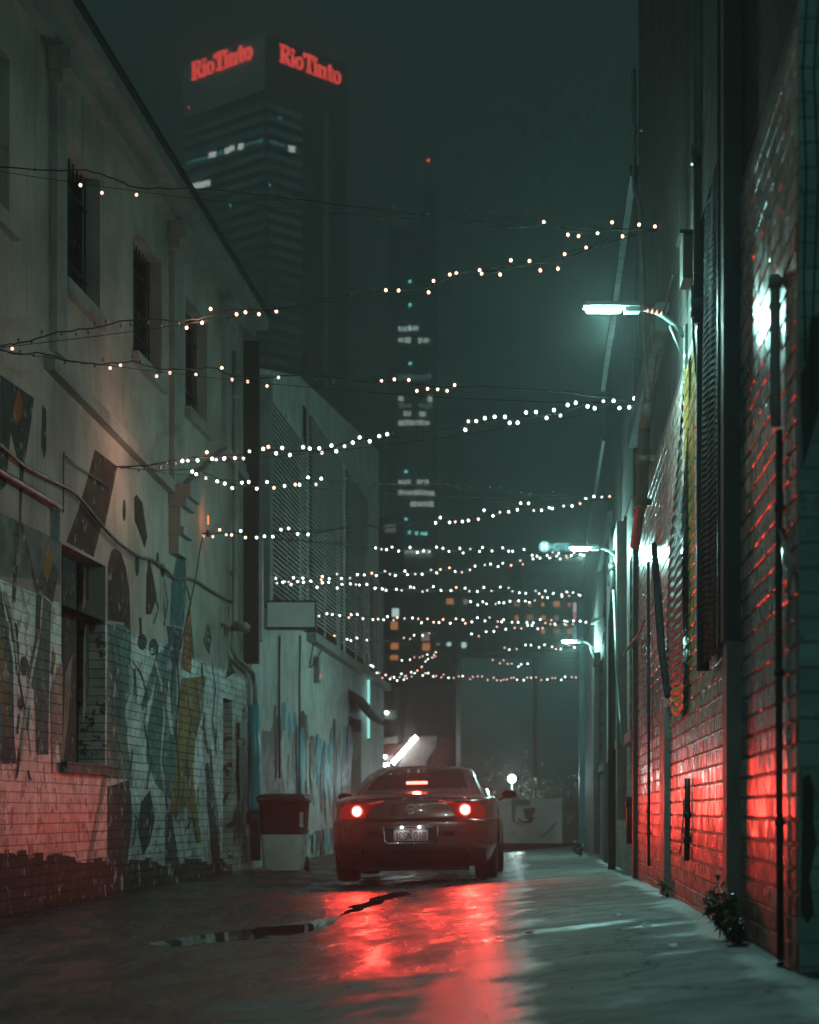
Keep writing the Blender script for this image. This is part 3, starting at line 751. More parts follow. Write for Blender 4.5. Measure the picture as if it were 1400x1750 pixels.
def shrub(label, px, py, Y, w, h, seed, n=420, cat='shrub', leaf=(.035, .06, .035), zb=None, size=.05, group=None):
    rnd = random.Random(seed); c = P(px, py, Y); zb = gz(c.x, Y) if zb is None else zb
    T = thing('shrub' if cat == 'shrub' else cat.replace(' ', '_'), (c.x, Y, zb), label, cat, group)
    mt = M('leaf_'+cat, leaf, .5, var=.4, scale=8)
    top = c.z; br = []
    mb = MB()
    for k in range(7):
        a = rnd.uniform(0, 6.28); e = V((c.x+math.cos(a)*w*.4*rnd.random(), Y+math.sin(a)*w*.3, zb+(top-zb)*rnd.uniform(.6, 1.0)))
        m_ = V((c.x, Y, zb)).lerp(e, .5)+V((rnd.uniform(-.05, .05), 0, .03))
        mb.tube([V((c.x, Y, zb)), m_, e], [.02*size/.05, .014*size/.05, .005*size/.05], metal_d, 5); br += [e, m_, m_.lerp(e, .6)]
    mb.build('stem', T)
    mb = MB()
    for i in range(n):
        b = rnd.choice(br); p = b+V((rnd.gauss(0, w*.14), rnd.gauss(0, w*.12), rnd.gauss(0, h*.10)))
        d = V((rnd.gauss(0, 1), rnd.gauss(0, 1), rnd.gauss(0, .7))).normalized(); u = d.cross(V((rnd.gauss(0, 1), rnd.gauss(0, 1), rnd.gauss(0, 1)))).normalized()
        L = size*rnd.uniform(.6, 1.5); q = d.cross(u)
        mb.add([p, p+d*L*.5+u*L*.28+q*L*.05, p+d*L, p+d*L*.5-u*L*.28+q*L*.05], [(0, 1, 2, 3)], mt)
    mb.build('foliage', T)
shrub('loose dark shrub just left of the glowing globe lamp', 853, 1298, 51.3, 1.0, 1.4, 11, 300, size=.09, zb=-.2)
shrub('dark shrub to the right of the globe lamp behind the hoarding', 917, 1318, 51.0, 1.2, 1.4, 12, 520, size=.09, zb=-.2)
shrub('low dark shrub behind the brown end of the hoarding', 965, 1332, 51.0, 1.3, 1.2, 13, 480, size=.09, zb=-.2)
shrub('sparse tall shrub rising above the globe lamp', 892, 1286, 51.6, .8, 1.6, 14, 260, size=.09, zb=-.2)

cable('wall_conduit', 'thin dark conduit down the pale wall left of the brown graffiti patch', FL, [(478, 1086), (477, 1200), (478, 1330)], .018, .03, metal_d, 'conduit')
cable('wall_conduit', 'thin dark conduit down the pale wall through the brown graffiti patch', FL, [(513, 1086), (512, 1200), (512, 1362)], .016, .03, metal_d, 'conduit')
cable('drooping_cable', 'pair of cable loops drooping below the blank box sign', FL, [(541, 1078), (536, 1100), (530, 1140), (545, 1120), (556, 1090)], .014, .05, rub)
mb = MB(); a, z = FL.px(542, 1145, .05); mb.fbox(FL, a-.12, a+.12, z-.22, z+.22, .002, .10, trim); mb.fbox(FL, a-.05, a+.05, z-.16, z-.06, .101, .11, E('meter_red', (1, .25, .15), .6)); solo(mb, 'meter_box', 'small wall box with a faint red light on the pale wall', 'box')
# ------------------------------------------------------------------ distant towers
def stroke(pts, wd):
    out = []
    for (x0, y0), (x1, y1) in zip(pts, pts[1:]):
        dx, dy = x1-x0, y1-y0; L = math.hypot(dx, dy); nx, ny = -dy/L*wd/2, dx/L*wd/2
        out.append([(x0+nx, y0+ny), (x1+nx, y1+ny), (x1-nx, y1-ny), (x0-nx, y0-ny)])
    return out
def ring_polys(cx, cy, rx, ry, t, n=16, a0=0, a1=360):
    out = []
    for k in range(n):
        A, B = math.radians(a0+(a1-a0)*k/n), math.radians(a0+(a1-a0)*(k+1)/n)
        out.append([(cx+rx*math.cos(A), cy+ry*math.sin(A)), (cx+rx*math.cos(B), cy+ry*math.sin(B)), (cx+(rx-t)*math.cos(B), cy+(ry-t*.6)*math.sin(B)), (cx+(rx-t)*math.cos(A), cy+(ry-t*.6)*math.sin(A))])
    return out
def bar(x0, x1, y0, y1): return [(x0, y0), (x1, y0), (x1, y1), (x0, y1)]
GL = {
 'R': ([bar(.06, .22, 0, 1), bar(0, .30, 0, .09), bar(0, .2, .91, 1), bar(.2, .36, .90, 1), bar(.2, .36, .46, .56), bar(.52, .66, 0, .09)]+ring_polys(.35, .73, .24, .27, .16, 8, -90, 90)+stroke([(.32, .50), (.54, .04)], .16), .66),
 'i': ([bar(.06, .20, 0, .66), bar(0, .26, 0, .08), bar(0, .12, .58, .66), bar(.05, .21, .80, .95)], .28),
 'o': (ring_polys(.24, .33, .25, .35, .14, 18), .50),
 'T': ([bar(.24, .42, 0, 1), bar(.14, .52, 0, .09), bar(0, .66, .89, 1), bar(0, .10, .72, .9), bar(.56, .66, .72, .9)], .62),
 'n': ([bar(.05, .19, 0, .66), bar(0, .24, 0, .08), bar(0, .1, .58, .66), bar(.36, .50, 0, .46), bar(.31, .55, 0, .08)]+ring_polys(.33, .44, .17, .22, .13, 8, 0, 150), .57),
 't': ([bar(.10, .24, .10, .86), bar(0, .38, .56, .66), bar(.14, .36, 0, .12)], .38)}
def letter_sign(T, fr, a0, a1, z, hgt, off, mat):
    word = 'RioTinto'; tot = sum(GL[c][1] for c in word); x = 0
    for c in word:
        polys, w_ = GL[c]; mb = MB()
        for q in polys:
            mb.fprism(fr, [(a0+(a1-a0)*(x+px_)/tot, z+py_*hgt) for px_, py_ in q], off, off+.5, mat)
        mb.build('letter', T); x += w_
def main_tower():
    Y = 640; X = (455-700)/F*Y
    fl = Frame((X, Y, 0), V((-3658, 3400, 0)).normalized(), (-.6808, -.7325, 0)); fr = Frame((X, Y, 0), V((3160, 3400, 0)).normalized(), (.7325, -.6808, 0))
    aL = fl.px(316, 0)[0]; aR = fr.px(592, 0)[0]
    H = CZ+(1385-58)/F*Y; fh = 3.9
    T = thing('office_tower', (X, Y, 0), 'tall office tower with red lit lettering on both top faces', 'building')
    gd = M('tower_glass', (.01, .015, .015), .7, var=.2, scale=.05); sp = M('tower_spandrel', (.62, .80, .78), .8, var=.3, scale=.06)
    mb = MB()
    A = fl.pt(aL, 0); B = fl.pt(0, 0); Cc = fr.pt(aR, 0); D = A+(Cc-B)
    mb.hexa([*[V((p.x, p.y, -2)) for p in (A, B, Cc, D)], *[V((p.x, p.y, H)) for p in (A, B, Cc, D)]], gd); mb.build('wall', T)
    mb = MB(); k = 0
    z = 20
    while z < H-20:
        mb.fbox(fl, .5, aL*.52, z, z+1.9, .05, .6, sp); mb.fbox(fl, aL*.54, aL, z, z+1.9, .05, .6, sp)
        mb.fbox(fr, .5, aR*.42, z, z+1.9, .05, .6, sp); z += fh
    mb.fbox(fl, 0, aL, H-18, H, .05, .7, sp); mb.fbox(fr, .2, aR, H-18, H, .05, .7, gd)
    mb.fbox(fr, aR*.46, aR*.62, 10, H-18, .05, .8, gd); mb.fbox(fr, aR*.70, aR*.74, 10, H-18, .05, 1.2, sp)
    mb.build('spandrels', T)
    cw = E('tower_window_white', (.75, .92, .86), 3.2, False); cg = E('tower_window_teal', (.1, .5, .45), 1.6, False); wm = E('tower_window_warm', (.8, .55, .45), 2, False)
    br = E('tower_point_teal', (.2, .9, .8), 4, False)
    def win(f, pts, mat):
        mb = MB(); mb.fprism(f, [f.px(x, y, .62) for x, y in pts], .62, .72, mat); mb.build('lit_window', T)
    def quad(f, x0, x1, y, h, sl): return [(x0, y), (x1, y+(x1-x0)*sl), (x1, y+h+(x1-x0)*sl), (x0, y+h)]
    for x0, x1, y, h, m_ in ((357, 370, 261, 9, cw), (384, 393, 254, 9, cw), (392, 401, 250, 9, cw), (407, 416, 246, 10, cw), (374, 381, 258, 7, cg), (320, 356, 276, 3, cg), (416, 443, 247, 2, cg), (443, 448, 238, 6, cg), (325, 359, 315, 10, cw), (317, 325, 321, 9, cw), (391, 415, 465, 8, wm), (403, 415, 488, 7, wm)):
        win(fl, quad(fl, x0, x1, y, h, -.24), m_)
    win(fr, quad(fr, 493, 504, 248, 10, .2), cw); win(fr, quad(fr, 462, 486, 240, 2, .3), cg)
    for (f_, x, y, m_) in ((fr, 479, 201, br), (fr, 461, 316, br), (fl, 394, 351, br), (fl, 344, 368, br), (fl, 377, 427, wm), (fl, 323, 183, E('beacon_red', (1, .08, .06), 6, False))):
        mb = MB(); aa, zz = f_.px(x, y, .8); mb.lathe(f_.pt(aa, zz, .8), (0, 0, 1), [(0, -.35), (.35, 0), (0, .35)], m_, 8); mb.build('lamp', T)
    red = E('letter_red', (1., .075, .06), RED_SIGN, False)
    for f_, p0, p1, lab in ((fl, (432, 110), (329, 138), 'left facing red serif tower lettering spelling RioTinto'), (fr, (478, 106), (582, 143), 'right facing red serif tower lettering spelling RioTinto')):
        a0, z0 = f_.px(*p0, .8); a1, z1 = f_.px(*p1, .8)
        if f_ is fl: a0, a1 = a1, a0; z0 = z1
        S = thing('lettered_sign', f_.pt(a0, (z0), .8), lab, 'sign', 'red RioTinto tower signs')
        letter_sign(S, f_, a0, a1, f_.px(*p0, .8)[1] if f_ is fr else z0, 6.0, .8, red)
main_tower()
def box_building(name, label, Y, x0, x1, ytop, mat, depth=20, th=0, cat='building', z0=-1.):
    fr = cross(Y); T = thing(name, (P((x0+x1)/2, 0, Y).x, Y, 0), label, cat)
    mb = MB(); mb.fbox(fr, P(x0, 0, Y).x, P(x1, 0, Y).x, z0, CZ+(1385-ytop)/F*Y, -depth, 0, mat); mb.build('wall', T)
    return T, fr
def winpx(T, fr, Y, x0, x1, y0, y1, mat, off=.02, nm='lit_window', th=.06):
    mb = MB(); mb.fbox(fr, P(x0, 0, Y).x, P(x1, 0, Y).x, CZ+(1385-y1)/F*Y, CZ+(1385-y0)/F*Y, off, off+th, mat); mb.build(nm, T)
def slim_tower():
    Y = 520
    dk = M('slim_tower_cladding', (.14, .17, .17), .5, var=.3, scale=.05)
    T, fr = box_building('slim_tower', 'slim dark tower in the middle with bands of lit floors', Y, 664, 748, 385, dk, 30)
    mb = MB(); mb.fbox(fr, P(722, 0, Y).x, P(748, 0, Y).x, CZ+(1385-385)/F*Y, CZ+(1385-330)/F*Y, -12, -.1, dk)
    c = P(732, 330, Y+6); mb.tube([c-V((0, 0, 4)), P(732, 276, Y+6)], [1., .3], dk, 8); mb.build('mast', T)
    mb = MB(); mb.lathe(P(732, 274, Y+6), (0, 0, 1), [(0, -.5), (.5, 0), (0, .5)], E('beacon_red', (1, .08, .06), 6, False), 8); mb.build('beacon', T)
    mb = MB()
    for k in range(60):
        y = 395+k*12.4
        mb.fbox(fr, P(666, 0, Y).x, P(746, 0, Y).x, CZ+(1385-y-4)/F*Y, CZ+(1385-y)/F*Y, .01, .3, M('slim_tower_band', (.06, .07, .07), .6))
    mb.build('floor_bands', T)
    cw = E('tower_floor_white', (.62, .74, .70), 1.5, False); ct = E('tower_point_teal', (.2, .9, .8), 4, False); dm = E('tower_floor_dim', (.3, .5, .46), 0.5, False)
    rnd = random.Random(3)
    for y, m_ in ((562, cw), (582, cw), (682, cw), (694, dm), (708, cw), (723, cw), (825, cw), (843, cw), (862, cw), (943, cw), (950, dm), (645, dm)):
        x = 681
        while x < 741:
            wdt = rnd.uniform(5, 13)
            if rnd.random() < (.55 if y in (562, 682, 708, 825) else .9) and x+wdt < 746:
                winpx(T, fr, Y, x, x+wdt-1.6, y-rnd.uniform(3, 5.5), y+rnd.uniform(3, 5), m_, .31)
            x += wdt
    for x, y in ((701, 481), (701, 521), (701, 561), (701, 621), (694, 806), (694, 887), (683, 912), (700, 910), (712, 911), (722, 912), (728, 912)):
        mb = MB(); mb.lathe(P(x, y, Y-1), (0, 0, 1), [(0, -.45), (.45, 0), (0, .45)], ct, 8); mb.build('lamp', T)
slim_tower()
def mid_block():
    Y = 150; dk = M('mid_block_concrete', (.03, .034, .034), .7, var=.3, scale=.3)
    T, fr = box_building('apartment_block', 'dark block below the slim tower with scattered orange windows', Y, 600, 868, 1012, dk, 25)
    orr = E('window_orange', (.75, .28, .10), 0.6, False); wh = E('window_pale', (.6, .55, .5), .3, False); tl = E('window_cool', (.55, .8, .76), 1, False)
    for x0, x1, y0, y1, m_ in ((668, 680, 1062, 1076, orr), (670, 682, 1040, 1054, tl), (720, 734, 1081, 1095, wh), (722, 735, 1099, 1112, orr), (668, 681, 1099, 1110, orr), (667, 681, 1120, 1128, orr), (763, 775, 1023, 1033, orr), (792, 800, 1024, 1033, wh),
                                (764, 771, 1098, 1104, tl), (789, 797, 1098, 1107, tl), (746, 752, 1099, 1103, wh), (658, 677, 897, 909, wh)):
        if y0 < 1012: continue
        winpx(T, fr, Y, x0, x1, y0, y1, m_)
    for k in range(7):
        for j in range(9):
            x = 664+j*22; y = 1020+k*17; mb = MB()
            mb.fbox(fr, P(x, 0, Y).x, P(x+11, 0, Y).x, CZ+(1385-y-9)/F*Y, CZ+(1385-y)/F*Y, .004, .014, glassd); mb.build('window', T)
    Y = 300
    T, fr = box_building('far_block', 'dim distant block peeping out beside the slim tower', Y, 640, 690, 885, dk, 25)
    winpx(T, fr, Y, 658, 677, 896, 910, E('window_dim', (.45, .52, .5), .3, False))
    mb = MB(); mb.fbox(fr, P(642, 0, Y).x, P(688, 0, Y).x, CZ+(1385-893)/F*Y, CZ+(1385-889)/F*Y, .01, .3, metal_g); mb.build('parapet', T)
mid_block()
def hotel():
    Y = 180; wl = M('hotel_wall', (.085, .09, .088), .8, var=.15, scale=.3)
    T, fr = box_building('hotel_building', 'distant hotel block with a grid of square windows', Y, 869, 1010, 962, wl, 20)
    X = lambda x: P(x, 0, Y).x; Z = lambda y: CZ+(1385-y)/F*Y
    mb = MB(); mb.fbox(fr, X(866), X(1010), Z(966), Z(960), .01, .5, wl); mb.build('cornice', T)
    lit = {(0, 4): 'w', (2, 2): 'o', (2, 3): 'o', (2, 4): 'o', (3, 0): 'o', (3, 1): 'p', (3, 2): 'o', (3, 3): 'p', (4, 2): 'o', (4, 3): 'p', (4, 4): 'o', (2, 0): 'p', (2, 1): 'p'}
    orr = E('window_orange', (.75, .28, .10), 0.6, False); pk = E('window_peach', (.7, .42, .32), .3, False)
    for r in range(7):
        for c in range(5):
            x0 = 877+c*22.6; y0 = 978+r*23
            if y0 > 1125: continue
            k = lit.get((r, c)) if r > 0 else None
            mb = MB(); mb.fbox(fr, X(x0), X(x0+15), Z(y0+15), Z(y0), .004, .02, dark); wn = mb.build('window', T)
            if k:
                rr = random.Random(r*9+c); a = rr.uniform(0, 5)
                mb = MB(); mb.fbox(fr, X(x0+1+a*.4), X(x0+13-a), Z(y0+13), Z(y0+3+a*.6), .021, .03, pk if k == 'p' else orr); mb.build('lit_pane', wn)
    T = thing('hotel_sign', (X(922), Y-.6, Z(962)), 'glowing teal white rooftop sign reading HOTEL behind the second lamp', 'sign')
    te = E('hotel_sign_teal', (.25, .85, .82), 1.6, False); wh = E('hotel_sign_white', (.85, 1, 1), 3., False)
    mb = MB(); c = V((X(929), Y-1, Z(937)))
    mb.lathe(c, (0, -1, 0), [(0, .2), (.48, .2), (.48, 0)], te, 20); mb.build('emblem', T)
    mb = MB()
    for q in stroke([(925.5, 931), (925.5, 943)], 2.2)+stroke([(932.5, 931), (932.5, 943)], 2.2)+stroke([(925.5, 937), (932.5, 937)], 2.2): mb.fprism(fr, [(X(a), Z(b)) for a, b in q], 1.22, 1.3, wh)
    mb.build('emblem_letter', T)
    g = {'H': [[(0, 0), (0, 1)], [(1, 0), (1, 1)], [(0, .5), (1, .5)]], 'O': [[(0, 0), (0, 1), (1, 1), (1, 0), (0, 0)]], 'T': [[(.5, 0), (.5, 1)], [(0, 1), (1, 1)]], 'E': [[(1, 0), (0, 0), (0, 1), (1, 1)], [(0, .5), (.8, .5)]], 'L': [[(0, 1), (0, 0), (1, 0)]]}
    x = 939.5
    for ch in 'HOTEL':
        mb = MB()
        for s in g[ch]:
            for q in stroke([(X(x+a*5.5), Z(942)+b*(Z(932)-Z(942))) for a, b in s], .09): mb.fprism(fr, q, .9, 1.1, te)
        mb.build('letter', T); x += 8.6
    mb = MB(); mb.fbox(fr, X(924), X(985), Z(949), Z(946), .5, 1.1, metal_d)
    for x in (928, 945, 962, 980): mb.fbox(fr, X(x), X(x+1), Z(962), Z(944), .4, .7, metal_d)
    mb.build('support_frame', T)
    T = thing('street_banner_sign', (X(991), 90, 0), 'thin upright coloured light sign beyond the second street lamp', 'sign')
    f2 = cross(90); xx = lambda x: P(x, 0, 90).x; z2 = lambda y: CZ+(1385-y)/F*90
    for y0, y1, cc, nm in ((1030, 1046, (.8, .75, .85), 'a'), (1046, 1058, (.8, .3, .3), 'b'), (1068, 1080, (.1, .45, .6), 'c'), (1083, 1092, (.3, .6, .65), 'd')):
        mb = MB(); mb.fbox(f2, xx(980), xx(985), z2(y1), z2(y0), -.05, .05, E('banner_light_'+nm, cc, .5, False)); mb.build('light_panel', T)
    mb = MB(); mb.fbox(f2, xx(985.5), xx(987), -1, z2(1028), -.05, .05, metal_d); mb.build('post', T)
hotel()
# ------------------------------------------------------------------ right side: long glossy painted brick building
def in_poly(x, y, pts):
    c = False
    for i in range(len(pts)):
        x0, y0 = pts[i-1]; x1, y1 = pts[i]
        if (y0 > y) != (y1 > y) and x < (x1-x0)*(y-y0)/(y1-y0)+x0: c = not c
    return c
KP = {'ye': (.34, .22, .05), 'bl': (.07, .10, .15), 'ol': (.30, .24, .10), 'te': (.13, .20, .195), 'dk': (.04, .055, .06), 'pu': (.17, .12, .15), 'wh': (.62, .60, .58), 'or': (.50, .20, .10), 'br': (.16, .10, .085), 'gr': (.24, .25, .24)}
AREAS = [('ye', [(1171, 590), (1191, 560), (1191, 1150), (1237, 1118), (1237, 1150), (1171, 1196)]), ('ol', [(1150, 1205), (1171, 1192), (1237, 1146), (1237, 1232), (1150, 1275)]),
 ('bl', [(1270, 1250), (1330, 1225), (1330, 1180), (1320, 1190), (1300, 1205), (1270, 1205)]), ('br', [(1270, 1240), (1366, 1215), (1366, 1262), (1270, 1290)]),
 ('te', [(1270, 640), (1300, 560), (1326, 500), (1326, 640), (1300, 700), (1270, 760)]), ('or', [(1330, 480), (1345, 440), (1366, 380), (1366, 470), (1345, 500), (1330, 540)]),
 ('wh', [(1283, 560), (1302, 480), (1318, 460), (1316, 540), (1296, 600)]), ('br', [(1337, 850), (1345, 848), (1352, 910), (1356, 960), (1350, 1010), (1338, 1015)]),
 ('dk', [(1098, 1175), (1136, 1140), (1136, 1230), (1118, 1265), (1098, 1250)]), ('te', [(1098, 1100), (1112, 1080), (1114, 1170), (1098, 1190)]),
 ('gr', [(1270, 1010), (1366, 960), (1366, 1180), (1300, 1200), (1270, 1180)]), ('bl', [(1150, 1275), (1237, 1232), (1237, 1260), (1190, 1290), (1150, 1300)]), ('te', [(1098, 1290), (1136, 1262), (1136, 1320), (1098, 1330)])]
def bricks_wall(mb, a0, a1, z0, z1):
    rnd = random.Random(21); bw, bh, d = .122, .086, .009
    areas = [(k, [FR.px(x, y) for x, y in pts]) for k, pts in AREAS]
    mats = {k: M('brick_paint_'+k, c, .26, var=.3, bump=.2, bscale=45, grime=.35, spec=.65, rvar=.12, depth=.006) for k, c in KP.items()}
    base = [M('brick_paint_base%d' % i, c, .24+.05*i, var=.35, bump=.2, bscale=45, grime=.45, spec=.65, rvar=.14, depth=.006) for i, c in enumerate(((.62, .50, .46), (.54, .42, .385), (.60, .43, .40)))]
    low = M('brick_paint_worn', (.30, .17, .145), .33, var=.4, bump=.4, bscale=50, grime=.5, peel=((.10, .05, .04), .3), spec=.7)
    r = 0; z = z0
    while z < z1-bh:
        a = a0-(bw/2 if r % 2 else 0); wob = rnd.uniform(-.0018, .0018)
        while a < a1:
            p, q = max(a, a0)+.003, min(a+bw, a1)-.003
            if q-p > .03:
                cm = None; ca, cz = (p+q)/2, z+bh/2
                for k, pl in areas:
                    if in_poly(ca, cz, pl): cm = mats[k]
                if cm is None: cm = rnd.choice(base)
                if cz < CZ-.10+.05*rnd.random() and rnd.random() < .9: cm = low
                o = [d+rnd.gauss(0, .0010) for _ in range(4)]; e = .0045; zl, zh = z+.0045+wob, z+bh-.0045+wob
                F_ = [FR.pt(p+e, zl+e, o[0]), FR.pt(q-e, zl+e, o[1]), FR.pt(q-e, zh-e, o[2]), FR.pt(p+e, zh-e, o[3])]
                B_ = [FR.pt(p, zl, -.004), FR.pt(q, zl, -.004), FR.pt(q, zh, -.004), FR.pt(p, zh, -.004)]
                M_ = [FR.pt(p, zl, d-.004), FR.pt(q, zl, d-.004), FR.pt(q, zh, d-.004), FR.pt(p, zh, d-.004)]
                mb.add(F_+M_+B_, [(0, 1, 2, 3)]+[(i, i+4, (i+1) % 4+4, (i+1) % 4) for i in range(4)]+[(i+4, i+8, (i+1) % 4+8, (i+1) % 4+4) for i in range(4)], cm)
            a += bw
        z += bh; r += 1
def right_building():
    T = thing('brick_building', (XR(18), 18, 0), 'long glossy painted brick building with piers, pipes and shuttered windows', 'building')
    win1 = (18.1, 20.4, CZ+.76, CZ+2.55); win2 = (28.6, 32.4, CZ+.66, CZ+2.3); win3 = (21.6, 24.6, CZ+.80, CZ+2.9)
    mb = MB(); bricks_wall(mb, 6.88, 18.48, -.35, 3.58)
    mb.fbox(FR, 6.86, 18.5, -.4, 3.6, -.3, 0, M('mortar_dirty', (.20, .17, .16), .45, var=.3, bump=.3)); mb.build('wall', T)
    up = M('upper_unlit_brick', (.075, .07, .065), .8, brick=('Y', .24, .086), var=.3, bump=.3, spec=.15)  # dark colour stands in for the unlit upper wall
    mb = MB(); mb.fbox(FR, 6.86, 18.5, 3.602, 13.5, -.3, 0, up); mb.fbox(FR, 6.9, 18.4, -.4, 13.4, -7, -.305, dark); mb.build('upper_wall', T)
    mb = MB()
    wall_holes(mb, FR, 18.502, 28, -.4, CZ+5.9, .3, [(18.75, 20.4, win1[2], win1[3]), win3], M('far_painted_brick', (.42, .40, .38), .62, brick=('Y', .24, .086), var=.3, bump=.3, grime=.4, spec=.25))
    wall_holes(mb, FR, 28.002, 43.2, -.4, CZ+5.2, .3, [win2], M('far_painted_brick', (.3, .3, .3)))
    mb.fbox(FR, 18.52, 28, -.4, CZ+5.8, -6, -.7, dark); mb.fbox(FR, 28.02, 43.2, -.4, CZ+5.1, -6, -.7, dark)
    mb.build('far_wall', T)
    for (a, b, z0, z1) in ((18.76, 20.39, win1[2], win1[3]), win2, win3):
        mb = MB(); mb.fbox(FR, a+.01, b-.01, z0+.01, z1-.01, -.26, -.24, glassd); wn = mb.build('window', T)
        mb = MB(); fm = trim if a > 21 and a < 22 else metal_d
        mb.fbox(FR, a+.01, a+.1, z0+.01, z1-.01, -.235, -.12, fm); mb.fbox(FR, b-.1, b-.01, z0+.01, z1-.01, -.235, -.12, fm)
        mb.fbox(FR, a+.1, b-.1, z1-.1, z1-.01, -.235, -.12, fm); mb.fbox(FR, (a+b)/2-.03, (a+b)/2+.03, z0+.01, z1-.1, -.235, -.13, fm); mb.build('frame', wn)
        mb = MB(); mb.fbox(FR, a-.05, b+.05, z0-.1, z0-.003, .002, .07, trim); mb.build('sill', wn)
    # white boxed frame around the middle window
    mb = MB(); mb.fbox(FR, 21.3, 21.55, CZ-.1, CZ+3.1, .002, .10, trim); mb.fbox(FR, 24.65, 24.9, CZ+.6, CZ+3.1, .002, .10, trim); mb.fbox(FR, 21.551, 24.649, CZ+2.92, CZ+3.08, .002, .10, trim); mb.build('window_surround', T)
    pier = M('pier_grey', (.20, .205, .195), .5, var=.3, bump=.3, grime=.4); pierd = M('pier_dark', (.045, .05, .05), .6, var=.3, bump=.3)
    for (a, b, o, mt, z1) in ((8.80, 8.98, .072, pier, CZ+.75), (8.80, 9.0, .085, pierd, 6.), (13.8, 14.35, .045, pier, CZ+.72), (18.5, 18.72, .05, pierd, 5), (26.9, 27.3, .06, pierd, 5), (42.9, 43.3, .12, teal, CZ+4.4)):
        z0 = -.3 if z1 < 5.9 or o == .045 else CZ+.751
        mb = MB(); mb.fbox(FR, a, b, z0, z1, .002, o, mt); mb.build('pier', T)
    mb = MB(); mb.fbox(FR, 18.53, 27.98, CZ+3.12, CZ+5.89, .003, .02, up); mb.build('upper_shade_sheet', T)  # dark sheets painting shade over the upper far wall
    mb = MB(); mb.fbox(FR, 28.03, 42.85, CZ+3.5, CZ+5.19, .003, .02, up); mb.build('upper_shade_sheet', T)
    # coping / end
    mb = MB(); mb.fbox(FR, 28.0, 43.2, CZ+5.2, CZ+5.32, -.35, .06, metal_d); mb.fbox(FR, 18.5, 28, CZ+5.9, CZ+6.0, -.35, .08, metal_d); mb.build('coping', T)
    # sloping soffit boards and bracketed ledges half way up
    mb = MB()
    mb.fbox(FR, 13.9, 18.4, CZ+3.35, CZ+3.55, .002, .10, pierd); mb.build('ledge', T)
    mb = MB(); mb.fbox(FR, 24.9, 30, CZ+3.6, CZ+3.75, .002, .08, pierd); mb.build('ledge', T)
    # return wall facing the photographer at the very edge
    fr = cross(6.84); mb = MB()
    rb = M('teal_blockwork', (.20, .36, .33), .6, brick=('X', .36, .086), var=.35, bump=.35, grime=.6, peel=((.16, .2, .18), .12))
    mb.fbox(fr, XR(6.84)+.0, 5, -.5, 13, -.02, 0, rb)
    mb.build('return_wall', T)
    mb = MB(); k = [0]
    for pts in ([(1372, 1330), (1384, 1322), (1392, 1350), (1390, 1400), (1396, 1440), (1384, 1500), (1392, 1560), (1380, 1580), (1368, 1560)],):
        k[0] += 1; mb.add([fr.pt(P(x, y, 6.84).x, P(x, y, 6.84).z, .0012) for x, y in pts], [list(range(len(pts)))], M('mould_stain', (.02, .028, .026), .7))
    mb.build('stain', T); mb = MB()
    mb.add([fr.pt(P(x, y, 6.84).x, P(x, y, 6.84).z, .0022) for x, y in ((1385, 545), (1402, 535), (1450, 640), (1450, 720), (1400, 700), (1372, 800), (1368, 640), (1380, 620))], [list(range(8))], M('mould_stain', (.02, .028, .026), .7))
    mb.build('stain', T)
right_building()
def hang_fr(name, label, pts, r, Y=6.82):
    mb = MB(); mb.tube([P(x, y, Y) for x, y in pts], r, rub, n=6); return solo(mb, name, label, 'cable')
hang_fr('hanging_cable', 'left of two thin cables hanging down the teal block edge wall', [(1381, -40), (1372, 120), (1378, 300), (1374, 480), (1377, 620)], .0035)
hang_fr('hanging_cable', 'right of two thin cables hanging down the teal block edge wall', [(1402, -40), (1391, 120), (1399, 300), (1390, 520), (1386, 700)], .0035)

# mesh banner
def mesh_banner():
    a0, a1, z0, z1 = 9.02, 10.2, CZ+.735, CZ+3.0; T = thing('mesh_banner', FR.pt(9.7, z0, .08), 'black ribbed mesh screen hung in front of the brick wall', 'screen')
    mm = M('black_mesh', (.02, .026, .026), .75, var=.5, scale=9, bump=.4, bscale=140, spec=.05)
    mb = MB(); n = 150; rows = []
    for i in range(n+1):
        z = z0+(z1-z0)*i/n; rows.append([FR.pt(a0+(a1-a0)*j/24, z+.004*math.sin(j*1.3), .072+(.004 if i % 2 else 0)+.008*math.sin(j*.8+i*.05)) for j in range(25)])
    mb.grid(rows, mm, False); mb.build('mesh', T)
    mb = MB(); mb.fbox(FR, a0-.03, a0-.002, z0, z1+3, .03, .095, metal_d); mb.fbox(FR, a1+.002, a1+.03, z0-.02, z1+3, .03, .095, metal_d); mb.fbox(FR, a0, a1, z1+.002, z1+3, .04, .08, M('black_hoard', (.014, .016, .016), .5, var=.3)); mb.build('frame', T)
mesh_banner()
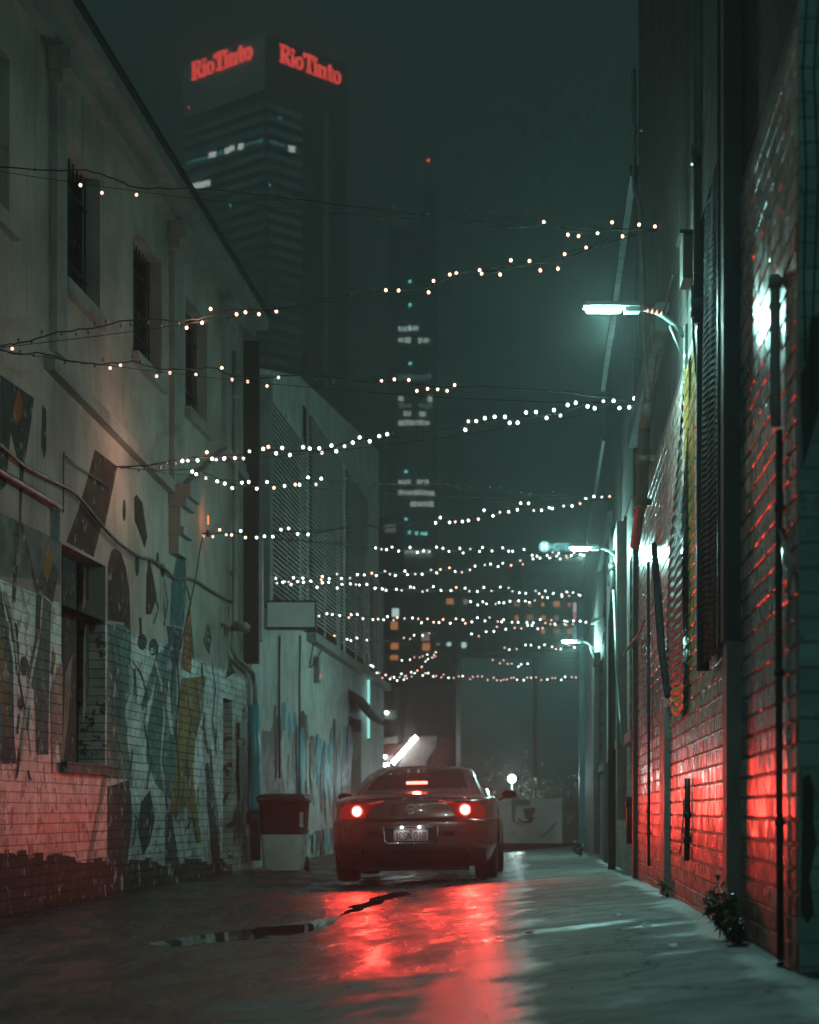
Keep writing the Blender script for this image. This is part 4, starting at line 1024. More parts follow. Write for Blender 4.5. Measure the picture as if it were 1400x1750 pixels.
def crumpled_sheet():
    T = thing('corrugated_sheet', FR.pt(13, CZ+.5, .05), 'torn grey green corrugated sheet hanging loose from the brick wall', 'sheet')
    m1 = M('corrugated_grey', (.10, .12, .115), .5, var=.4, scale=4, bump=.2, grime=.3); m2 = M('corrugated_yellow', (.42, .24, .04), .5, var=.2)
    def sheet(z0, z1, m_, rib, aR):
        mb = MB(); n = int((z1-z0)/.0075); rows = []
        for i in range(n+1):
            z = z0+(z1-z0)*i/n; t = (z-z0)/max(.01, z1-z0)
            row = []
            for j in range(19):
                u = j/18; aL_ = 12.0; a = aL_+(aR(z)-aL_)*u
                zz = z+.03*math.sin(u*5+z*1.7)*u+.01*math.sin(a*9+z*4)
                o = .045+.004*math.sin(2*math.pi*z/.062)+.005*math.sin(u*5+z*3)
                row.append(FR.pt(a, zz, max(.008, o)))
            rows.append(row)
        mb.grid(rows, m_, True); return mb
    sheet(CZ+.80, CZ+2.72, m1, 0, lambda z: 11.75+1.9*smooth(CZ+2.75-z, 0, 1.5)).build('sheet', T)
    sheet(CZ+.60, CZ+.79, m2, 0, lambda z: 13.5-(.5 if z < CZ+.7 else 0)).build('yellow_strip', T)
crumpled_sheet()
def sag_strip():
    mb = MB(); q = [FR.px(x, y, .07) for x, y in ((1118, 930), (1124, 1010), (1130, 1100), (1141, 1190))]
    pts = [FR.pt(a, z, .07) for a, z in q]; mb.tube(pts, [.02, .028, .028, .02], M('sag_rubber', (.02, .02, .02), .85, spec=.1), 6)
    solo(mb, 'sagging_conduit', 'thick dark conduit slanting down to the narrow grey pier', 'conduit')
sag_strip()
# pipes
iron = M('rusty_painted_pipe', (.17, .11, .09), .45, var=.4, bump=.4, grime=.3)
pipe_thing('wall_pipe', 'fat reddish pipe with an elbow high on the brick building', FR, [(1106, 690), (1104, 720), (1101, 726), (1098, 840), (1093, 870), (1085, 930)], .045, .12, iron, 'pipe', [(2, .5), (3, .6)])
pipe_thing('wall_pipe', 'thin pipe kinked near its top rising up the far dark wall', FR, [(1083, 120), (1085, 325), (1094, 345), (1101, 540), (1105, 692)], .022, .12, iron, 'pipe', [(0, .5)])
pipe_thing('wall_pipe', 'dark teal downpipe on the wall above the mesh screen', FR, [(1200, -60), (1200, 300), (1200, 552)], .045, .07, M('pipe_teal_dark', (.05, .075, .075), .4), 'pipe', [(0, .9), (1, .9)])
pipe_thing('wall_pipe', 'black pipe running down the glossy panel nearest the camera', FR, [(1332, 735), (1331, 1000), (1332, 1300), (1334, 1655)], .013, .03, metal_d, 'pipe', [(0, .5), (1, .5), (2, .3)])
pipe_thing('wall_pipe', 'pale upper pipe catching lamp glare on the nearest glossy panel', FR, [(1325, 470), (1325, 600), (1326, 728)], .019, .035, M('pale_plastic_pipe', (.3, .29, .28), .55, spec=.2), 'pipe', [(0, .1)])
pipe_thing('wall_pipe', 'short black standpipe low on the red lit brick bay', FR, [(1175, 1330), (1175, 1400), (1174, 1470)], .017, .03, metal_d, 'pipe', [(0, .9), (1, .5)])
pipe_thing('wall_pipe', 'short capped standpipe low on the dim brick bay', FR, [(1077, 1362), (1077, 1400), (1077, 1442)], .035, .06, metal_d, 'pipe', [(0, .3)])
pipe_thing('wall_pipe', 'slim dark pipe down the middle of the dim brick bay', FR, [(1108, 960), (1109, 1200), (1109, 1480)], .012, .03, metal_d, 'pipe', [(1, .8)])
pipe_thing('wall_pipe', 'dark pipe at the corner beside the barred window', FR, [(1048, 900), (1049, 1040), (1046, 1060), (1046, 1500)], .045, .1, metal_d, 'pipe', [(0, .5)])
pipe_thing('wall_pipe', 'pale teal pipe slanting beside the white framed window', FR, [(1050, 1010), (1054, 1140), (1060, 1230), (1064, 1270)], .02, .13, M('pale_teal_pipe', (.20, .32, .30), .4), 'pipe')
pipe_thing('wall_pipe', 'pale upright pipe at the far end of the brick building', FR, [(1021, 1115), (1020, 1300), (1020, 1460)], .05, .08, trim, 'pipe', [(0, .1)])
cable('loose_cable', 'looped dark cable crossing the barred window of the brick building', FR, [(1066, 1120), (1080, 1098), (1090, 1086), (1102, 1060)], .010, .06, trim)
cable('loose_cable', 'thin cable drooping below the fat reddish pipe', FR, [(1098, 700), (1110, 690), (1118, 640), (1130, 560), (1150, 470)], .008, .05, rub)
cable('loose_cable', 'thin cable from far string lights to the brick wall', FR, [(1006, 1068), (1028, 1058), (1034, 1030), (1044, 985), (1056, 960)], .010, .08, rub)
cable('loose_cable', 'thin pale cable running down past the far pale pipe', FR, [(1030, 1100), (1033, 1080), (1042, 1060), (1050, 1030)], .010, .08, trim)
def torn_plastic(name, label, pts, w, col):
    mb = MB(); rnd = random.Random(len(label)); rows = []
    for x, y in pts:
        a, z = FR.px(x, y, .03); rows.append([FR.pt(a+d, z, .03+rnd.uniform(-.012, .02)) for d in (-w, -w*.4, w*.3, w)])
    mb.grid(rows, M('torn_plastic_'+col, (.35, .33, .32) if col == 'pale' else (.30, .26, .25), .2, spec=.8), True)
    solo(mb, name, label, 'plastic sheet')
torn_plastic('torn_plastic', 'torn shiny plastic strip hanging beside the nearest black pipe', [(1340, 905), (1343, 930), (1348, 960), (1349, 990), (1343, 1012), (1338, 1016)], .035, 'pale')
torn_plastic('torn_plastic', 'crumpled plastic strip hanging beside the low black standpipe', [(1168, 1345), (1169, 1380), (1168, 1420), (1164, 1458)], .045, 'grey')
def warm_box():
    a, z = FR.px(1171, 448, .1); mb = MB(); mb.fbox(FR, a-.12, a+.12, z-.12, z+.12, .01, .12, M('beige_box', (.25, .2, .15), .5)); mb.fbox(FR, a-.14, a+.14, z+.121, z+.14, .01, .14, metal_d)
    mb.tube([FR.pt(a, z-.12, .06), FR.pt(a+.05, z-.4, .05), FR.pt(a-.02, z-.7, .03)], .008, rub); solo(mb, 'junction_box', 'small beige junction box high on the dark brick wall', 'box')
warm_box()

# ------------------------------------------------------------------ street lamps
lampE = E('street_lamp_lens', (.78, 1.0, .97), 30, False)
tape = M('red_tape', (.45, .05, .03), .5, var=.2); galv = M('galv_arm', (.22, .27, .26), .4, metal=.3)
def street_lamp(Y, x0, x1, y, label, power, detail=True):
    c0, c1 = P(x0, y, Y), P(x1, y, Y); L = (c1-c0).length
    wx = XR(Y); T = thing('street_lamp', (wx, Y, c0.z-.25), label, 'street lamp', 'street lamps bracketed off the brick building')
    R = lambda t, dz, dy=0: V((c0.x+(c1.x-c0.x)*t, Y+dy, c0.z+dz))
    h = L*.11
    mb = MB(); prof = []
    mb.grid([[R(t, z, d) for d, z in ((-.055, .35*h), (-.045, 1.5*h), (.045, 1.5*h), (.055, .35*h))] for t in (-.04, .25, .6, 1.02, 1.5)], galv, False, True)
    mb.box(R(-.05, .9*h), (.01, .10, h*1.1), galv); mb.box(R(1.3, .0), (L*.42, .085, h*1.9), galv); mb.build('housing', T)
    mb = MB()
    pts = []
    n = 11
    mb.tube([R(0, 0), R(.06, 0), R(.94, 0), R(1, 0)], [h*.6, h*1.15, h*1.15, h*.6], lampE, 12)
    mb.build('lens', T)
    p0 = R(1.5, .1*h); wallp = V((XR(Y)-.02, Y, c0.z-.17)); mid = p0.lerp(wallp, .5)+V((0, 0, .05))
    mb = MB(); mb.tube([p0, p0.lerp(mid, .5)+V((0, 0, .012)), mid, mid.lerp(wallp, .6)+V((0, 0, .02)), wallp], .016, galv, 10); mb.build('arm', T)
    mb = MB(); mb.tube([mid.lerp(wallp, .5)-V((.02, 0, .0)), wallp-V((0, 0, .14))], .008, galv, 6); mb.box(wallp-V((-.01, 0, .06)), (.02, .08, .26), galv); mb.build('bracket', T)
    if detail:
        mb = MB()
        for k in range(5):
            a = p0.lerp(mid, .15+.2*k); b = p0.lerp(mid, .15+.2*k+.15); mb.tube([a+V((0, 0, .010)), b+V((0, 0, .012))], .021, tape, 8)
        mb.build('tape', T)
    light('AREA', 'lamp_light', R(.5, -h*1.3), (.50, 1., .93), power*.05, T, L, aim=(-.12, 0, -1), spread=math.radians(175), size_y=.12)
    light('POINT', 'lamp_glow', R(.5, -h*2.6), (.45, 1., .90), power*SIDE, T, .07)
    return T
street_lamp(12.2, 1001, 1062, 528, 'nearest and brightest street lamp, red tape round its arm', LAMP)
street_lamp(22.2, 975, 1007, 937, 'middle street lamp beside the distant hotel sign', LAMP*1.5, False)
street_lamp(34., 961, 983, 1096, 'farthest and smallest street lamp above the blank wall', LAMP*1.6, False)
LX, LY = -2.3, -4.0  # unseen lamp added behind the camera to light the near walls
T = thing('street_lamp', (LX-.6, LY, -.1), 'added unseen lamp on a pole behind the photographer to light the near alley', 'street lamp', 'street lamps bracketed off the brick building')
mb = MB(); mb.box((LX, LY, CZ+3.6), (.4, .12, .05), galv); mb.build('housing', T)
mb = MB(); mb.box((LX, LY, CZ+3.57), (.24, .09, .008), lampE); mb.build('lens', T)
mb = MB(); mb.tube([V((LX-.6, LY, -.1)), V((LX-.6, LY, CZ+3.4)), V((LX-.5, LY, CZ+3.6)), V((LX-.2, LY, CZ+3.6))], .03, galv); mb.build('pole', T)
light('POINT', 'lamp_light', (LX, LY, CZ+3.45), (.62, 1., .90), LAMP*BEHIND, T, .1)

# weeds
def weed(label, X, Y, h, n, seed, leaf, size):
    rnd = random.Random(seed); z0 = gz(X, Y); T = thing('weed', (X, Y, z0), label, 'weed')
    mb = MB(); lf = MB(); mt = M('weed_leaf', leaf, .35, var=.5, scale=20, spec=.6)
    for k in range(n):
        a = rnd.uniform(0, 6.28); L = h*rnd.uniform(.4, 1); e = V((X-abs(math.cos(a))*L*.5, Y+math.sin(a)*L*.6, z0+L*rnd.uniform(.4, 1)))
        m_ = V((X, Y, z0)).lerp(e, .55)+V((0, 0, L*.2)); mb.tube([V((X, Y, z0-.02)), m_, e], [.004, .003, .002], mt, 5)
        for j in range(7):
            p = m_.lerp(e, rnd.uniform(-.6, 1.1)); d = V((rnd.gauss(0, 1), rnd.gauss(0, 1), rnd.gauss(0, .5))).normalized(); u = d.cross(V((0, 0, 1))).normalized(); s = size*rnd.uniform(.6, 1.4)
            lf.add([p, p+d*s*.4+u*s*.25+V((0, 0, .01)), p+d*s-V((0, 0, s*.2)), p+d*s*.4-u*s*.25+V((0, 0, .01))], [(0, 1, 2, 3)], mt)
    mb.build('stem', T); lf.build('leaves', T)
weed('scraggly wet weed at the foot of the dark pier', XR(8.9)-.07, 8.78, .25, 40, 4, (.05, .085, .04), .045)
weed('low tangle of leaves just in front of the taller weed', XR(8.4)-.06, 8.35, .16, 40, 9, (.06, .07, .04), .035)
weed('few thin grass blades at the foot of the narrow grey pier', XR(13.8)-.05, 13.6, .12, 18, 12, (.05, .07, .04), .03)
weed('small weed tuft where the brick wall meets far pavement', XR(34)-.35, 33, .30, 16, 8, (.10, .16, .05), .08)

for i, (x, y, lab) in enumerate(((1052, 1518, 'tiny pale scrap of paper on the pavement by the far dim wall'), (1053, 1568, 'small pale scrap on the pavement left of the narrow grey pier'), (1104, 1583, 'small pale scrap halfway between wheel track and weeds'), (1150, 1622, 'crumpled pale scrap near the front of the weeds'), (1330, 1652, 'pale scrap in the bottom corner by the near black pipe'), (905, 1600, 'lone pale scrap in the middle of the damp pavement'))):
    Y = 9.
    for _ in range(30):
        X = (x-700)/F*Y; Y = ground_h(X, Y)*F/(y-1385)
    X = (x-700)/F*Y; rn = random.Random(i); mb = MB(); z = gz(X, Y)+.006; s_ = .022
    g = [[V((X+(a-1)*s_*rn.uniform(.7, 1.2), Y+(b-1)*s_*rn.uniform(.8, 1.6), z+rn.uniform(.004, .02))) for a in range(3)] for b in range(3)]
    mb.grid(g, M('paper_scrap', (.5, .5, .47), .6), True); solo(mb, 'paper_scrap', lab, 'litter', 'paper scraps on the pavement')
# ------------------------------------------------------------------ festoon string lights
warm = E('bulb_warm', (1, .50, .32), BULB*.62, False, (.3, .2, .15)); cool = E('bulb_cool', (.88, 1, .95), BULB*.75, False, (.3, .3, .3)); pink = E('bulb_pink', (1, .50, .40), BULB*.30, False, (.3, .2, .15))
dimc = E('bulb_dim', (.95, .85, .75), BULB*.22, False, (.3, .3, .3))
off_ = M('bulb_unlit', (.18, .17, .15), .1, spec=.8)
wirem = M('festoon_wire', (.015, .017, .017), .5)
PROTO = {}
def bulb_mesh(kind, r):
    k = (kind, round(r, 4))
    if k in PROTO: return PROTO[k]
    mb = MB(); g = {'w': warm, 'c': cool, 'p': pink, 'd': dimc, 'o': off_}[kind]
    mb.lathe((0, 0, 0), (0, 0, -1), [(0, 0), (r*.45, .0), (r*.5, r*1.2), (r*.45, r*1.25)], wirem, 8)
    mb.lathe((0, 0, -r*1.2), (0, 0, -1), [(r*.4, 0), (r*.95, r*.7), (r, r*1.2), (r*.75, r*1.9), (0, r*2.25)], g, 8)
    o = mb.build('bulb'); me = o.data; bpy.data.objects.remove(o); WL.pop('bulb', None)
    PROTO[k] = me; return me
SG = 'festoon string lights zigzagging over the alley'
def string(label, pts, YA, YB, lit, kind='c', sp=14, r=.0155, bulbs=None, seed=1, steel=True, unlit=.5, jit=.035, pinkish=0.):
    rnd = random.Random(seed*13+5); x0, x1 = pts[0][0], pts[-1][0]
    Yx = lambda x: YA+(YB-YA)*(x-x0)/(x1-x0)
    def yw(x):
        for (a, b), (c, d) in zip(pts, pts[1:]):
            if a <= x <= c: return b+(d-b)*(x-a)/(c-a)
        return pts[0][1] if x < x0 else pts[-1][1]
    q = [P(x, y, Yx(x)) for x, y in pts]
    T = thing('string_light', q[0], label, 'string light', SG)
    sm = []
    for i in range(len(q)-1):
        p0, p1, p2, p3 = q[max(i-1, 0)], q[i], q[i+1], q[min(i+2, len(q)-1)]
        for k in range(5):
            t = k/5; sm.append(.5*((2*p1)+(p2-p0)*t+(2*p0-5*p1+4*p2-p3)*t*t+(3*p1-p0-3*p2+p3)*t**3)+V((0, 0, rnd.uniform(-.006, .006))))
    sm.append(q[-1]); mb = MB(); mb.tube(sm, .0055 if YA < 22 else .0085, wirem, 6); mb.build('cable', T)
    if steel:
        mb = MB(); A, B = q[0], q[-1]; n = 12
        mb.tube([A.lerp(B, k/n)-V((0, 0, 4*.10*(k/n)*(1-k/n))) for k in range(n+1)], .0028, wirem, 5); mb.build('support_wire', T)
    allb = []
    if bulbs:
        for b in bulbs: allb.append((b[0], b[1], b[2] if len(b) > 2 else kind))
    if lit is not None:
        x = x0+sp*.5
        while x < x1:
            xx = x+rnd.uniform(-.3, .3)*sp
            on = any(a <= xx <= b for a, b in lit)
            if on: allb.append((xx, None, 'p' if rnd.random() < pinkish else ('d' if rnd.random() < .14 else ('w' if rnd.random() < .12 else kind))))
            elif rnd.random() < unlit: allb.append((xx, None, 'o'))
            x += sp*rnd.uniform(.7, 1.3)
    rr = r
    for x, y, k in allb:
        Y = Yx(x); yy = yw(x)
        p = P(x, yy, Y) if y is None else P(x, y, Y)
        up = (rnd.random() < .45) if y is None else (y < yy)
        if y is None:
            p += V((0, rnd.uniform(-.02, .02), (jit if up else -jit)*rnd.uniform(.3, 1.2)))
        sc = rr if k != 'o' else rr*.75
        o = bpy.data.objects.new('bulb', bulb_mesh(k, sc)); C.objects.link(o); o.parent = T
        o.location = p-V(T.location)+V((0, 0, sc*(1.9 if not up else -1.9)))
        o.rotation_euler = (rnd.uniform(-.4, .4)+(math.pi if up else 0), rnd.uniform(-.4, .4), 0)
    return T
aL = lambda px: 15096/(975-px); aR = lambda px: 2992/(px-930)
w_ = 'w'
string('highest string light crossing in front of the first upper window', [(-60, 283), (0, 285), (90, 291), (150, 292), (185, 302), (235, 320), (330, 323), (420, 330), (520, 342), (640, 357), (760, 372), (850, 384), (890, 388), (932, 384), (1000, 398), (1060, 392), (1125, 392)], 14.8, 15.2, None, 'w', r=.0125,
       bulbs=[(137, 316), (173, 328, 'p'), (236, 333, 'p'), (932, 380), (969, 400), (990, 403), (1021, 397), (1046, 381), (1062, 403), (1091, 385), (1120, 388), (652, 373, 'o'), (670, 354, 'o'), (733, 366, 'o'), (795, 363, 'o'), (60, 290, 'o'), (210, 312, 'o')], seed=1)
string('second highest string light with a few pinkish bulbs', [(-60, 600), (0, 590), (40, 585), (100, 568), (160, 560), (235, 545), (300, 549), (347, 543), (400, 530), (470, 528), (560, 512), (660, 498), (735, 490), (780, 469), (850, 464), (900, 452), (955, 445), (1005, 426), (1060, 402), (1125, 393)], 14.8, 15.2, None, 'w', r=.0125,
       bulbs=[(320, 559), (347, 551), (361, 529), (404, 537), (418, 533), (441, 537), (470, 531), (661, 497), (683, 496), (731, 499), (740, 481), (767, 470), (780, 468), (820, 463), (823, 466), (853, 469), (872, 446), (904, 447), (922, 461), (952, 458), (967, 435), (1003, 424)]+[(x, None, 'o') for x in (30, 55, 72, 105, 130, 150, 162, 182, 205, 222, 255, 275, 307, 600, 640)], seed=2)
string('string light sagging across the left upper windows with dim bulbs', [(-60, 590), (0, 596), (30, 606), (70, 603), (115, 616), (160, 622), (200, 620), (230, 618), (268, 630), (330, 631), (360, 628), (395, 640), (430, 646), (480, 643), (540, 640), (600, 652), (650, 652), (700, 655), (760, 662), (850, 662), (1000, 674), (1100, 690)], 14.8, 17.2, None, 'w', r=.0125,
       bulbs=[(20, 597, 'p'), (186, 628, 'p'), (207, 623, 'p'), (268, 642, 'p'), (289, 636, 'p'), (335, 639, 'p'), (380, 629), (395, 648, 'p'), (422, 651, 'p'), (457, 659, 'p'), (475, 644, 'p'), (652, 652), (676, 649), (697, 650), (714, 667), (733, 664), (749, 664), (763, 667), (776, 659)]+[(x, None, 'o') for x in (8, 35, 58, 110, 160, 175, 225, 240, 305, 540, 570)], seed=3)
string('bright string light from the dark painted parallelogram to the fat pipe', [(200, 797), (250, 796), (330, 782), (400, 779), (470, 770), (520, 771), (560, 768), (600, 754), (655, 748), (700, 742), (750, 734), (800, 727), (845, 720), (900, 713), (950, 706), (1005, 690), (1050, 690), (1100, 690)], aL(200), 17.6, [(305, 665), (785, 1100)], 'c', 13.5, seed=4)
string('string light dropping from the painted parallelogram past the corbel', [(200, 798), (270, 804), (330, 803), (360, 812), (400, 828), (450, 831), (500, 823), (545, 821), (600, 824), (657, 828), (760, 828), (850, 838), (1047, 853)], aL(200), 25.2, [(325, 560)], 'c', 13.5, seed=5, unlit=.35)
string('string light leaving the mural wall at the slanted guy wire', [(345, 912), (400, 911), (450, 914), (490, 908), (540, 910), (580, 903), (620, 896), (657, 903), (737, 890), (800, 886), (851, 872), (890, 866), (930, 866), (985, 858), (1047, 851)], 24, 25.4, [(346, 535), (735, 1050)], 'c', 12.5, seed=6, unlit=.2, pinkish=.1)
string('string light passing level in front of the hotel sign', [(450, 918), (520, 925), (600, 930), (645, 934), (700, 940), (740, 938), (780, 941), (840, 938), (880, 940), (925, 948), (960, 948), (1010, 944)], 29, 36, [(640, 1010)], 'c', 12.5, seed=7, unlit=.15)
string('upper string light from the slatted screen dipping below the hotel sign', [(466, 993), (520, 991), (570, 986), (620, 985), (660, 978), (700, 980), (745, 976), (800, 973), (850, 966), (900, 960), (950, 954), (1010, 948)], 29.6, 37, [(460, 990)], 'c', 11.5, r=.016, seed=8, pinkish=.12)
string('long level string light across the slatted screens', [(466, 994), (520, 998), (570, 1000), (640, 1003), (700, 1007), (760, 1006), (820, 1008), (860, 1006), (905, 1012), (950, 1013), (995, 1016)], 29.6, 42, [(460, 1000)], 'c', 11, r=.016, seed=9)
string('short string light in front of the upper hotel windows', [(800, 1031), (840, 1030), (870, 1025), (910, 1026), (950, 1016), (995, 1014)], 36, 42, [(798, 1000)], 'c', 11.5, r=.016, seed=10, pinkish=.12)
string('string light starting at the corner of the blank box sign', [(541, 1050), (570, 1054), (620, 1053), (657, 1057), (700, 1059), (740, 1061), (790, 1062), (830, 1057), (870, 1062), (910, 1062), (960, 1064), (1005, 1066)], 34.8, 39, [(540, 1008)], 'c', 10.5, r=.016, seed=11, pinkish=.12)
string('short sagging string light across the orange hotel windows', [(800, 1086), (830, 1083), (850, 1074), (880, 1070), (920, 1072), (960, 1064), (1003, 1064)], 38, 41, [(798, 1003)], 'c', 11, r=.016, seed=12, pinkish=.4)
string('short string light under the slatted screen end', [(568, 1088), (600, 1092), (630, 1098), (690, 1092), (722, 1084), (745, 1083)], 38, 46, [(568, 632), (684, 745)], 'c', 10.5, r=.016, seed=13, pinkish=.1)
string('string light drooping round the far left building corner', [(629, 1118), (629, 1130), (640, 1145), (652, 1156), (672, 1160), (692, 1160), (712, 1150), (722, 1140), (728, 1128), (745, 1116)], 43, 50, [(628, 746)], 'c', 6.5, r=.016, seed=14, pinkish=.1, steel=False)
string('faint string light over the top of the blank wall', [(858, 1110), (890, 1106), (925, 1104), (955, 1108), (985, 1103)], 46, 44, [(858, 985)], 'c', 11, r=.016, seed=15, pinkish=.3)
string('short pinkish string light near the top of the blank wall', [(838, 1130), (870, 1132), (890, 1137), (910, 1136)], 48, 47, [(838, 912)], 'c', 9, r=.016, seed=16, pinkish=.45)
string('lowest long string light with pink bulbs across the blank wall', [(655, 1156), (700, 1152), (740, 1153), (790, 1158), (850, 1160), (920, 1160), (988, 1160)], 48, 47, [(655, 990)], 'c', 7.5, r=.016, seed=17, pinkish=.5)
string('short pinkish string light above the dark low building', [(684, 1127), (712, 1126), (735, 1120), (748, 1114)], 50, 52, [(684, 748)], 'c', 8, r=.016, seed=18, pinkish=.5)
string('string light cluster hanging over the red lit low building', [(716, 1146), (724, 1136), (733, 1128), (748, 1122)], 51, 52, [(716, 748)], 'c', 7, r=.016, seed=19, pinkish=.3, steel=False)
# warm spill of the bulbs that hang against the mural wall
for nm, (x, y) in (('string_light.003', (310, 782)), ('string_light.003', (395, 780)), ('string_light.004', (345, 804)), ('string_light.001', (340, 552))):
    t = bpy.data.objects[nm]; Y = 19.3 if nm != 'string_light.001' else 14.9
    light('POINT', 'bulb_spill', P(x, y, Y), (1, .50, .36), SPILL, t, .12)
# the small fixture glowing where a string meets the mural wall
mb = MB(); c = FL.pt(24.0, FL.px(345, 888)[1], .07); mb.lathe(c, (0, 0, 1), [(0, -.06), (.010, -.05), (.010, .05), (0, .06)], E('orange_glow', (1, .22, .09), 1.6), 8); mb.tube([c-V((0, 0, .12)), c-V((0, 0, .2))], .022, metal_d)
t = solo(mb, 'wall_lamp', 'tiny orange glowing fixture where a string light meets the mural wall', 'lamp')
light('POINT', 'orange_glow_light', c+V((.12, -.05, 0)), (1, .30, .16), 1.6, None, .04).parent = None
o = bpy.data.objects['orange_glow_light']; o.parent = t

# ------------------------------------------------------------------ the car
def make_car():
    S0 = V((.025, 21.5, CZ-.785)); yaw = -math.atan(250/3400); Rm = Matrix.Rotation(yaw, 3, 'Z') @ Matrix.Rotation(math.radians(-1.0), 3, 'Y')
    T = thing('parked_car', S0, 'silver coupe seen from behind with glowing red brake lights', 'car')
    W_ = lambda p: S0+Rm @ V(p)
    paintm = M('car_silver_red_glow', (.27, .13, .13), .24, metal=.7, var=.06, coat=.8, rvar=.04)  # silver paint reddened with the glow of the brake lights
    blk = M('car_black_plastic', (.012, .012, .013), .5, spec=.4); gl = M('car_glass', (.008, .008, .010), .06, rvar=.03, spec=.8, coat=.5)
    chrome = M('chrome', (.75, .73, .71), .32, metal=.9, var=.05); tyre = M('tyre_rubber', (.012, .012, .012), .7, bump=.3)
    # plan outline of the right half, rear to front
    PO = [(0, 0), (.2, .004), (.40, .018), (.58, .045), (.72, .095), (.82, .18), (.875, .32), (.905, .55), (.925, .9), (.92, 1.3), (.90, 1.8), (.885, 2.4), (.885, 2.9), (.90, 3.3), (.895, 3.7), (.84, 4.05), (.68, 4.27), (.4, 4.38), (0, 4.42)]
    def zk(z, y):
        pts = [(0, 1.0), (.5, 1.06), (1.0, 1.12), (1.6, 1.08), (2.4, 1.0), (3.2, .96), (3.7, .80), (4.1, .45), (4.42, .25)]
        for (a, b), (c, d) in zip(pts, pts[1:]):
            if y <= c: k = b+(d-b)*(y-a)/(c-a); break
        else: k = .25
        return z if z < .55 else .55+(z-.55)*k
    LV = [(.20, .10), (.22, .05), (.345, .025), (.36, -.004), (.50, -.008), (.655, -.006), (.675, .008), (.69, .028), (.80, .038), (.865, .038), (.885, .048), (.905, .085), (.92, .15)]
    def ptb(i, z, ins):
        x, y = PO[i]; yy = y+ins*(1-2*y/4.42)*(1.0 if y < .4 or y > 4.0 else .3); xx = max(0, x*(1-ins/.9)) if x > 0 else 0
        return (xx, yy, zk(z, y))
    def ring(z, ins):
        R_ = [ptb(i, z, ins) for i in range(len(PO))]; return [W_(p) for p in R_]+[W_((-p[0], p[1], p[2])) for p in R_[-2:0:-1]]
    mb = MB(); rows = [ring(z, ins) for z, ins in LV]; mb.grid(rows, paintm, True, True)
    n = len(PO); NR = 2*n-2
    def cap(lev, crown, mat):
        z, ins = lev; rws = []
        for i in range(1, n-1):
            a = ptb(i, z, ins); rws.append([W_((a[0]*(1-2*k/8), a[1], a[2]+crown*math.sin(math.pi*k/8)*(1.0 if a[1] < 3 else .7))) for k in range(9)])
        A = [W_(ptb(0, z, ins))]; B = [W_(ptb(n-1, z, ins))]
        b = len(mb.v); mb.grid(rws, mat, True)
        mb.add(A+rws[0], [(0, k+1, k+2) for k in range(8)], mat, True); mb.add(B+rws[-1], [(0, k+2, k+1) for k in range(8)], mat, True)
    cap(LV[-1], .045, paintm); cap((.20, .10), 0, blk)
    body = mb.build('body', T, fix=False)
    bm = bmesh.new(); bm.from_mesh(body.data); bmesh.ops.remove_doubles(bm, verts=bm.verts, dist=.0006); bmesh.ops.recalc_face_normals(bm, faces=bm.faces); bm.to_mesh(body.data); bm.free()
    md = body.modifiers.new('s', 'SUBSURF'); md.levels = md.render_levels = 2
    cut = MB()
    for s in (-1, 1):
        for y in (.92, 3.52): cut.lathe(W_((s*.78, y, .33)), Rm @ V((1, 0, 0)), [(0, -.22), (.365, -.22), (.365, .22), (0, .22)], blk, 32)
    co = cut.build('cutter', T)
    bo = body.modifiers.new('b', 'BOOLEAN'); bo.operation = 'DIFFERENCE'; bo.object = co; bo.solver = 'EXACT'
    bpy.context.view_layer.update(); dg = bpy.context.evaluated_depsgraph_get()
    me2 = bpy.data.meshes.new_from_object(body.evaluated_get(dg)); body.modifiers.clear(); body.data = me2
    for p in me2.polygons: p.use_smooth = True
    bpy.data.objects.remove(co)
    # greenhouse
    GH = [(.90, .78, .93, 3.55, .80), (1.0, 1.0, 1.04, 3.30, .745), (1.10, 1.28, 1.18, 3.02, .69), (1.20, 1.62, 1.40, 2.78, .635), (1.265, 1.92, 1.75, 2.62, .585), (1.295, 2.05, 1.9, 2.52, .50)]
    def gh(z):
        for a, b in zip(GH, GH[1:]):
            if z <= b[0]: t = (z-a[0])/(b[0]-a[0]); return [a[k]+(b[k]-a[k])*t for k in range(1, 5)]
        return list(GH[-1][1:])
    def gpts(z, off=0):
        yr, _, yf, g = gh(z); ym = (yr+yf)/2
        g += off; yr -= off
        return [(0, yr), (g*.35, yr+.008), (g*.68, yr+.035), (g*.88, yr+.085), (g*.97, yr+.17), (g, yr+.35), (g*1.01, ym), (g, yf-.35), (g*.93, yf-.12), (g*.6, yf-.03), (0, yf)]
    mb = MB(); zs = [.90, .94, 1.0, 1.06, 1.12, 1.18, 1.24, 1.275, 1.295]
    rws = []
    for z in zs:
        q = gpts(z); rws.append([W_((x, y, z)) for x, y in q]+[W_((-x, y, z)) for x, y in q[-2:0:-1]])
    mb.grid(rws, paintm, True, True)
    q = gpts(1.295); rr = [[W_((x*(1-2*k/6), y, 1.295+.022*math.sin(math.pi*k/6)+.0*k)) for k in range(7)] for x, y in q[1:-1]]
    mb.grid(rr, paintm, True); mb.add([W_((0, q[0][1], 1.295))]+rr[0], [(0, k+1, k+2) for k in range(6)], paintm, True); mb.add([W_((0, q[-1][1], 1.295))]+rr[-1], [(0, k+2, k+1) for k in range(6)], paintm, True)
    g_ = mb.build('cabin', T, fix=False); bm = bmesh.new(); bm.from_mesh(g_.data); bmesh.ops.remove_doubles(bm, verts=bm.verts, dist=.0006); bmesh.ops.recalc_face_normals(bm, faces=bm.faces); bm.to_mesh(g_.data); bm.free()
